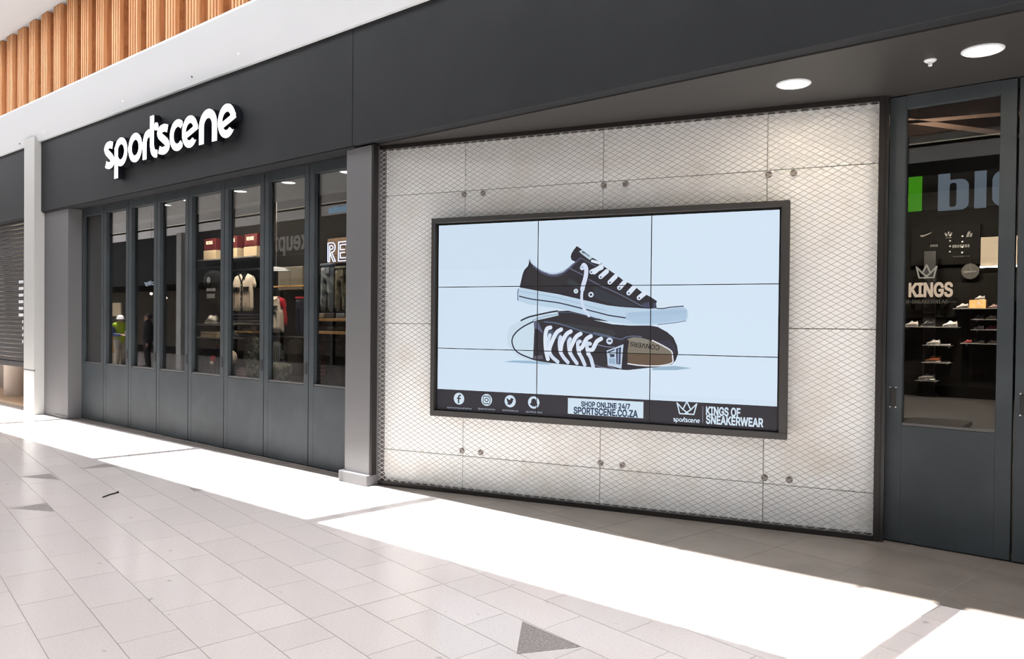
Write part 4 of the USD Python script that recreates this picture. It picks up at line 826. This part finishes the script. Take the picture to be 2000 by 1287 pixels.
# ------------------------------------------------------------------ the sneaker wall far behind the entrance door (plane y = 19)
fx = thing('display_column', 'tall black display column behind the crown lettering', 'column', (-3.92, 19.2, 0)); MB().box(-.12, .12, -.02, .16, 0, 3.22, .004).build('shaft', black, fx); MB().box(-.2, .2, -.08, .22, 0, .05, .004).build('base', black, fx)
brd = thing('brand_board', 'black board with small grey logos high on the sneaker wall', 'board', (-3.70, 19.6, 2.93)); MB().box(-.70, .68, 0, .05, 0, .87, .004).build('board', sh_black, brd)
mk = MB(); lg_m = mat('logo_grey', (.07, .065, .06), .6)
mk.plate(Polygon(curve([(-.52, .70), (-.49, .655), (-.43, .665), (-.27, .745), (-.44, .70), (-.48, .70)], 3)), -.006, 0)
for k in (-.05, 0, .05): mk.plate(affinity.rotate(affinity.scale(Point(k + .06, .68 + .02 * (k == 0)).buffer(.03), .7, 1.5), -k * 500), -.006, 0)
mk.plate(sbox(0, .60, .12, .612), -.006, 0).plate(Polygon([(.40, .60), (.44, .72), (.49, .72), (.45, .60)]), -.006, 0).plate(Polygon([(.47, .60), (.49, .68), (.53, .68), (.51, .60)]), -.006, 0)
for i in range(7): mk.plate(rounded(sbox(.145 + .05 * i, .38, .165 + .05 * i, .43), .008), -.006, 0)
for i in range(8): mk.plate(sbox(.16 + .042 * i, .17, .18 + .042 * i, .19), -.006, 0)
for i in range(4): mk.plate(sbox(-.30 + .04 * i, .42, -.275 + .04 * i, .47), -.006, 0)
mk.build('logo', lg_m, brd)
for i in range(8):
    x_, z_ = (-3.60, -3.36)[i % 2], (3.58, 3.46, 3.34, 3.22)[i // 2] - .03 * (i % 2)
    b = thing('bulb', ('left', 'right')[i % 2] + ' column of small bulbs on the logo board, ' + ('topmost bulb', 'second bulb from the top', 'third bulb from the top', 'lowest bulb')[i // 2], 'bulb', (x_, 19.56, z_), 0, 'small bulbs on the logo board')
    MB().ball((0, 0, 0), .018, 2).build('globe', glow('bulb_glow_%d' % i, (1, .85, .7), 1.6 if i % 2 else .9), b, smooth=True); MB().tube([(0, .018, 0), (0, .05, 0)], .008).build('socket', black, b)
lp_ = thing('light_panel', 'pale lit wall panel, brightest along its bottom edge, at the right of the entrance glass', 'panel', (-2.70, 19.62, 2.88)); MB().box(-.32, .6, 0, .04, 0, .63, .004).build('board', mat('panel_cream', (.20, .165, .125), .7), lp_); MB().box(-.32, .6, -.07, -.0, -.04, -.005).build('lamp_strip', glow('strip_glow', (1, .86, .68), 6.0), lp_)
cr = thing('crown_sign', 'pale crown above capital lettering hanging before the black display column', 'sign', (-3.85, 18.96, 2.05)); sgl = glow('kings_glow', (.92, .68, .50), .78); sgd = glow('kings_dim', (.5, .42, .35), .16)
MB().plate(crown(-.09, .57, .40, .28, .030), -.012, .012).build('crown', glow('crown_glow', (.72, .64, .56), .42), cr)
kx = fit(text_poly('KINGS', 1.0).buffer(.03), -.44, .43, .14, .47)
for g in sorted(polys(kx), key=lambda q: q.centroid.x): MB().plate(g, -.015, .015).build('letter', sgl, cr)
MB().plate(fit(text_poly('OF SNEAKERWEAR', 1.0, False), -.53, .34, .0, .09), -.008, .008).build('small_lettering', sgd, cr)
MB().box(-.5, .5, .02, .035, .02, .06).build('mounting_bar', black, cr); MB().box(-.07, .0, .03, .22, .025, .055).build('bracket', black, cr)
def shoe_shelf(label, x0, x1, z): 
    s_ = thing('shoe_shelf', label, 'shelf', ((x0 + x1) / 2, 19.24, z), 0); MB().box(x0, x1, 18.86, 19.24, z - .018, z, .003).build('board', shelf_mat, s_, world=True); MB().box(x0 + .06, x0 + .08, 19.0, 19.26, z - .06, z - .018).build('bracket', black, s_, world=True); MB().box(x1 - .08, x1 - .06, 19.0, 19.26, z - .06, z - .018).build('bracket', black, s_, world=True)
MB().box(-4.6, -2.4, 19.24, 19.30, 0, 2.50).build('slatwall', sh_black, si); MB().box(-4.8, -2.3, 19.70, 19.78, 2.0, 4.2).build('slatwall', sh_black, si)
for l_, a, b, z in (('black shoe shelf with the two white sneakers and the black sneaker', -4.42, -3.30, 1.545), ('black shoe shelf under the white sneaker just below the top row', -3.98, -3.44, 1.145), ('black shoe shelf under the orange sneaker', -3.99, -3.46, .768), ('lowest black shoe shelf under the grey sneaker', -4.12, -3.70, .366), ('shelf with the wooden crate at the right of the sneaker wall', -3.40, -2.5, 1.948), ('short shelf right of the column, second below the crate', -3.06, -2.5, 1.715), ('short shelf with the red sneaker at the right of the sneaker wall', -3.06, -2.5, 1.50), ('lowest short shelf at the right of the sneaker wall', -3.25, -2.5, 1.205)): shoe_shelf(l_, a, b, z)
for l_, x, z, L, u_, so, fl in (('white sneaker at the left end of the long shoe shelf', -4.24, 1.546, .28, shoe_white, rubber, 1), ('black sneaker with a white sole on the long shoe shelf', -3.915, 1.546, .29, shoe_black, rubber, 1), ('white low sneaker at the right end of the long shoe shelf', -3.48, 1.546, .30, shoe_white, rubber, 1), ('white sneaker alone above the orange one', -3.80, 1.146, .29, shoe_white, rubber, 1), ('orange sneaker on the third shoe shelf', -3.80, .769, .32, shoe_orange, rubber, 1), ('grey sneaker on the lowest shoe shelf', -3.92, .367, .35, shoe_grey, rubber, 1),
        ('pink sneaker right of the wooden crate', -2.675, 1.949, .20, shoe_pink, rubber, 1), ('white sneaker left of the wooden crate', -3.25, 1.949, .24, shoe_grey, rubber, 1), ('black and white sneaker below the wooden crate', -2.94, 1.716, .20, shoe_black, rubber, 1), ('brown and white sneaker below the pink one', -2.72, 1.716, .20, shoe_grey, rubber, 1), ('white high sneaker above the small white one', -2.935, 1.501, .19, shoe_white, rubber, 1), ('bright red sneaker at the right edge of the entrance glass', -2.715, 1.501, .20, shoe_red, rubber, 1), ('dark red sneaker on the lowest short shelf', -3.14, 1.206, .16, shoe_red, shoe_black, 1), ('small white sneaker on the lowest short shelf', -2.90, 1.206, .15, shoe_white, rubber, 1), ('grey and white sneaker at the right of the lowest short shelf', -2.70, 1.206, .17, shoe_grey, rubber, 1)):
    shoe('sneaker', l_, x, 19.03, z, L, u_, so, fl, group=None)
for l_, x, z in (('white sneaker heel showing beside the lone white sneaker', -3.56, 1.146), ('white sole beside the orange sneaker', -3.56, .769)): shoe('sneaker_sole', l_, x, 19.05, z, .19, shoe_white, rubber, 1, lone_sole=True)
wc = thing('crate', 'small yellow wooden crate on the upper shelf of the sneaker wall', 'crate', (-2.955, 19.05, 1.948)); MB().box(-.155, .155, -.1, .1, 0, .18, .004).build('body', oak, wc); MB().plate(Point(.02, .10).buffer(.03), -.106, -.1).build('stamp', shoe_grey, wc)
shoe('sneaker', 'pale high sneaker standing on top of the wooden crate', -2.93, 19.04, 2.129, .20, shoe_grey, rubber, 1)
rd = thing('round_sign', 'round dark grey sign on the wall left of the pale lit panel', 'sign', (-3.20, 19.60, 2.77)); q = MB().lathe([(0, 0), (.17, 0), (.17, .04), (0, .04)], n=40); q.ms[0].apply_transform(trimesh.transformations.rotation_matrix(math.pi / 2, (1, 0, 0))); q.build('disc', mat('round_grey', (.022, .019, .017), .7), rd); MB().plate(sbox(-.12, -.03, .12, .01), -.05, -.038).build('band', lg_m, rd)
pt_ = thing('plinth', 'low pale plinth just inside the entrance door glass', 'plinth', (-1.75, 8.0, 0)); MB().box(-.06, .42, -.3, .3, 0, .66, .006).build('body', mat('plinth_cream', (.62, .52, .42), .7), pt_); MB().box(-.07, .43, -.31, .31, .66, .70, .004).build('top', mat('plinth_top', (.5, .42, .34), .6), pt_)
rect_lamp('plinth_lamp', (-1.8, 7.4, 3.1), 0.3, 0.1, 14.0, 0); rect_lamp('beam_uplight', (-2.4, 10.4, 3.2), 0.6, 0.6, 10.0, 180)

ew = thing('wall_end', 'grey end wall of the mall to the right, outside the picture', 'wall', kind='structure')
MB().box(14.0, 14.2, -9, 6, 0, 6.4).build('end_wall', cream_wall, ew); MB().box(-60.2, -60.0, -9, 6, 0, 6.4).build('end_wall', cream_wall, ew)
# ------------------------------------------------------------------ the other side of the mall, seen only as a reflection in the glass
YO = -6.28
far_white = mat('far_white_paint', (0.80, 0.81, 0.82), 0.6, 0.2)
op = thing('wall_opposite', 'opposite side of the mall with white bulkhead and dark shop fascia', 'wall', kind='structure')
MB().box(-60, 14, YO - 0.2, YO, 5.12, 5.52).build('bulkhead', far_white, op)
MB().box(-60, 14, YO - 0.9, YO - 0.7, 5.52, CEIL).build('cove_back', far_white, op); MB().box(-60, 14, YO - 0.9, YO, 5.45, 5.52).build('cove_shelf', far_white, op)
MB().box(-60, 14, YO - 0.12, YO - 0.05, 5.525, 5.56).build('cove_lamp', glow('cove_glow', (1, .88, .70), 2.2), op)
MB().box(-60, 14, YO - 0.25, YO - 0.05, 3.0, 5.12).build('fascia', paint_dark, op)
MB().box(-60, 14, YO - 4.2, YO - 4.0, 0, 3.4).build('shop_back', mat('far_shop_wall', (.09, .072, .055), .8), op); MB().box(-60, 14, YO - 4.2, YO, 3.0, 3.1).build('shop_ceiling', sh_dark, op)
for x in np.arange(-59, 14, 3.1): MB().box(x, x + 0.12, YO - 0.18, YO - 0.05, 0, 3.0).build('mullion', black_frame, op)
MB().box(-31.85, -31.45, YO - 0.05, YO + 0.3, 0, 5.12, 0.01).build('pier', pier_white, op)
MB().box(-60, 14, YO - 4.2, YO, -0.012, 0.002).build('shop_floor', shop_floor, op)
for i, (x, o) in enumerate(((-13.4, 'third'), (-12.55, 'fourth'), (-10.98, 'sixth'), (-9.70, 'seventh'), (-8.36, 'last'))): downlight(x, 6.58, 3.56, 'round ceiling downlight inside the shop, seen at the top of the %s folding door' % o, 0.116, 'downlights inside the folding doors', inner_glow)
sp2 = thing('sprinkler', 'small white sprinkler head inside the shop, at the top of the fifth folding door', 'sprinkler', (-11.75, 6.62, 3.56)); MB().lathe([(0, 0), (0.036, 0), (0.036, -0.006), (0.012, -0.016), (0, -0.016)], n=24).build('cover_plate', white_paint, sp2, smooth=30); MB().lathe([(0, -0.014), (0.012, -0.014), (0.012, -0.036), (0, -0.04)], n=16).build('nozzle', white_paint, sp2, smooth=30)
for nm, txt, x0, x1, z0, z1, m_ in (('far_sign', 'xeupz', -25.2, -23.0, 3.85, 4.55, mat('sign_grey', (.45, .44, .42), .6)), ('far_sign', 'city', -35.3, -34.3, 2.96, 3.2, glow('city_glow', (.7, .85, 1), 1.2)), ('far_sign', 'blue', -21.8, -20.4, 5.18, 5.40, glow('blue_glow', (.35, .62, .9), 2.2))):
    f_ = thing(nm, {'xeupz': 'grey lower-case sign across the mall, mirrored in the seventh folding door', 'city': 'small pale blue sign across the mall, mirrored in the third folding door', 'blue': 'small blue sign on the bulkhead across the mall, mirrored in the last folding door'}[txt], 'sign', ((x0 + x1) / 2, YO, z0), math.pi)
    w = (x1 - x0) / 2; MB().plate(fit(text_poly(txt, 1.0), -w, w, 0, z1 - z0) if txt != 'blue' else unary_union([rounded(sbox(-w + .25 * i, .02, -w + .16 + .25 * i, .18 - .03 * (i % 2)), .02) for i in range(6)]), -.04, .0).build('lettering', m_, f_); MB().box(-w, w, .0, .05, .02, .05).build('mounting_bar', black, f_)
ob = thing('far_sign', 'large pale blue and green lit letters across the mall, mirrored in the entrance door', 'sign', (-3.3, YO, 4.03), math.pi)
lit_b = glow('old_glow', (.34, .43, .54), 3.6); lit_g = glow('green_glow', (.10, .60, .008), 4.6)
X = lambda x: -(x + 3.3)                                       # the sign faces the shop: its own x runs the other way
def fatbox(x0, x1, z0, z1, r=.0): return rounded(sbox(min(x0, x1) + r, z0 + r, max(x0, x1) - r, z1 - r), r) if r else sbox(min(x0, x1), z0, max(x0, x1), z1)
dpoly = unary_union([fatbox(X(-3.68), X(-3.46), 0, .78), fatbox(X(-3.68), X(-3.11), 0, .64, .14)]).difference(fatbox(X(-3.47), X(-3.33), .06, .58, .06))
opoly = fatbox(X(-2.68), X(-2.05), 0, .74, .2).difference(fatbox(X(-2.46), X(-2.27), .1, .64, .08))
for nm, g, m_ in (('letter', dpoly, lit_b), ('letter', fatbox(X(-3.0), X(-2.79), 0, .77), lit_b), ('letter', opoly, lit_b), ('letter', unary_union([fatbox(X(-4.26), X(-4.0), .03, .78), Polygon([(X(-4.26), .33), (X(-4.62), .62), (X(-4.86), .62), (X(-4.50), .33), (X(-4.86), .03), (X(-4.62), .03), (X(-4.26), .28)])]), lit_g)): MB().plate(g, -.06, .0).build(nm, m_, ob)
MB().box(X(-2.0), X(-4.9), 0, .06, .05, .1).build('mounting_bar', black, ob)
for i, (x, z, y, s_) in enumerate(((-33.9, 2.6, -5.9, 5.), (-35.2, 2.75, -6.9, 3.), (-33.0, 2.62, -7.3, 6.), (-36.6, 2.5, -7.9, 3.))):
    p_ = thing('far_lamp', ('leftmost', 'second', 'third', 'rightmost')[i] + ' small pendant bulb across the mall, mirrored in the folding doors', 'lamp', (x, y, z)); MB().ball((0, 0, 0), .06).build('globe', glow('far_bulb_%d' % i, (1, .88, .7), s_ * 2), p_, smooth=True); MB().tube([(0, 0, .05), (0, 0, (3.0 if y < YO else CEIL) - z)], .006).build('cord', black, p_)
ct = thing('far_counter', 'pale lit counter display across the mall, mirrored in the third folding door', 'counter', (-36.6, YO + 1.1, 0), math.pi); MB().box(-.9, .9, -.3, .3, 0, 1.0, .01).build('body', oak, ct); MB().box(-.9, .9, .2, .26, 1.6, 2.2).build('back_panel', cardboard, ct); MB().box(-.9, -.84, .2, .26, 1.0, 1.6).build('post', oak, ct); MB().box(.84, .9, .2, .26, 1.0, 1.6).build('post', oak, ct)


# ------------------------------------------------------------------ two people across the mall, seen mirrored in the glass
def person(label, loc, rz, joints, bones, skin_, clothes, extra):
    p_ = thing('person', label, 'person', loc, rz); J = {k: (np.array(v[:3], float), v[3]) for k, v in joints.items()}
    def hull(a, b):
        sph = []
        for k in (a, b):
            c, r = J[k]; sph.append(manifold3d.Manifold.sphere(r, 20).translate([float(q) for q in c]))
        return manifold3d.Manifold.batch_hull(sph)
    def fuse(names, grow=0.0, it=6):
        out = manifold3d.Manifold()
        for a, b in names:
            sph = [manifold3d.Manifold.sphere(J[k][1] + grow, 20).translate([float(q) for q in J[k][0]]) for k in (a, b)]
            out = out + manifold3d.Manifold.batch_hull(sph)
        out = out.refine_to_length(0.03); q = out.to_mesh(); m = trimesh.Trimesh(q.vert_properties[:, :3], q.tri_verts); trimesh.smoothing.filter_taubin(m, iterations=it); return m
    MB().add(fuse(bones)).build('body', skin_, p_, smooth=True)
    for nm, names, g, mt in clothes: MB().add(fuse(names, g)).build(nm, mt, p_, smooth=True)
    extra(p_)
    return p_
skin = mat('skin', (.22, .13, .09), .6, .3); hivis = mat('hi_vis', (.20, .27, .02), .8, .15); workblue = mat('work_blue', (.02, .03, .09), .85); khaki = mat('khaki', (.20, .18, .15), .9); hatw = mat('hard_hat', (.78, .78, .76), .35, .5)
def joints(h, lift):
    """standing, facing -y; lift: how far the forearms are raised in front"""
    j = {'head': (0, -.02, h * .925, .085), 'crown': (0, .0, h * .955, .088), 'chin': (0, -.06, h * .885, .045), 'nose': (0, -.105, h * .925, .018), 'neck': (0, 0, h * .86, .055), 'chest': (0, .01, h * .76, .115), 'belly': (0, .0, h * .64, .11), 'pelvis': (0, .0, h * .54, .115)}
    for s, k in ((-1, 'l'), (1, 'r')):
        j['sh' + k] = (s * .18, .01, h * .815, .058); j['ch' + k] = (s * .09, .01, h * .74, .10); j['hip' + k] = (s * .095, 0, h * .515, .095); j['kn' + k] = (s * .10, -.02, h * .285, .06); j['an' + k] = (s * .10, .02, h * .05, .042); j['to' + k] = (s * .11, -.16, h * .022, .034)
        j['el' + k] = (s * .24, .0, h * .64, .042); j['wr' + k] = (s * .20 if lift else s * .25, -.26 * lift - .03, h * (.50 + .13 * lift), .03); j['ha' + k] = (s * .17 if lift else s * .25, -.33 * lift - .05, h * (.455 + .18 * lift), .032)
        for q, (ox, oz) in enumerate(((-.03, 0), (-.012, -.004), (.008, -.006), (.026, -.002))): 
            b = j['ha' + k]; j['f%d' % q + k] = (b[0] + ox, b[1] - .07 * lift - .01, b[2] - .07 * (1 - lift) - .02 + oz, .009)
        b = j['ha' + k]; j['th' + k] = (b[0] - s * .05, b[1] - .04 * lift - .02, b[2] - .02, .011)
    return j
def bones():
    b = [('head', 'crown'), ('head', 'chin'), ('head', 'nose'), ('neck', 'head'), ('neck', 'chest'), ('chest', 'belly'), ('belly', 'pelvis')]
    for k in 'lr': b += [('neck', 'sh' + k), ('sh' + k, 'ch' + k), ('ch' + k, 'belly'), ('sh' + k, 'el' + k), ('el' + k, 'wr' + k), ('wr' + k, 'ha' + k), ('pelvis', 'hip' + k), ('hip' + k, 'kn' + k), ('kn' + k, 'an' + k), ('an' + k, 'to' + k), ('ha' + k, 'th' + k)] + [('ha' + k, 'f%d' % q + k) for q in range(4)]
    return b
trous = lambda: [('pelvis', 'hipl'), ('pelvis', 'hipr'), ('hipl', 'knl'), ('hipr', 'knr'), ('knl', 'anl'), ('knr', 'anr')]
torso = lambda: [('neck', 'chest'), ('chest', 'belly'), ('belly', 'pelvis'), ('neck', 'shl'), ('neck', 'shr'), ('shl', 'chl'), ('shr', 'chr'), ('chl', 'belly'), ('chr', 'belly')]
arms = lambda: [('shl', 'ell'), ('shr', 'elr'), ('ell', 'wrl'), ('elr', 'wrr')]
def worker(p_):
    H = 1.60
    MB().lathe([(0, .11), (.045, .105), (.085, .08), (.105, .03), (.108, 0), (.130, -.01), (.130, -.018), (.10, -.012), (0, -.012)], (0, -.01, H * .955), 28).build('hard_hat', hatw, p_, smooth=40)
    MB().box(-.12, .12, -.42, -.405, .98, 1.14, .004).build('clipboard', hatw, p_)
    for s in (-1, 1): MB().ball((s * .035, -.095, H * .935), .012, 1).build('eye', black, p_)
person('worker in white hard hat and yellow vest, mirrored in the second folding door', (-25.2, -0.80, 0), math.radians(80), joints(1.60, 1), bones(), skin, [('trousers', trous(), .022, khaki), ('sleeves', arms(), .02, workblue), ('vest', torso(), .03, hivis), ('boots', [('anl', 'tol'), ('anr', 'tor')], .02, shoe_black)], worker)
def plain(p_):
    H = 1.68
    MB().add(trimesh.creation.icosphere(3, .102)).ms[-1].apply_translation((0, .02, H * .95)); hb = MB(); s = trimesh.creation.icosphere(3, .103); s.apply_translation((0, .02, H * .957)); hb.add(s); hb.build('hair', shoe_black, p_, smooth=True)
    for s in (-1, 1): MB().ball((s * .035, -.09, H * .935), .012, 1).build('eye', black, p_)
person('person in black clothes standing across the mall, mirrored in the third folding door', (-23.75, -1.0, 0), math.radians(200), joints(1.68, 0), bones(), skin, [('trousers', trous(), .025, blackc), ('jacket', torso() + arms(), .035, blackc), ('shoes', [('anl', 'tol'), ('anr', 'tor')], .02, shoe_black)], plain)
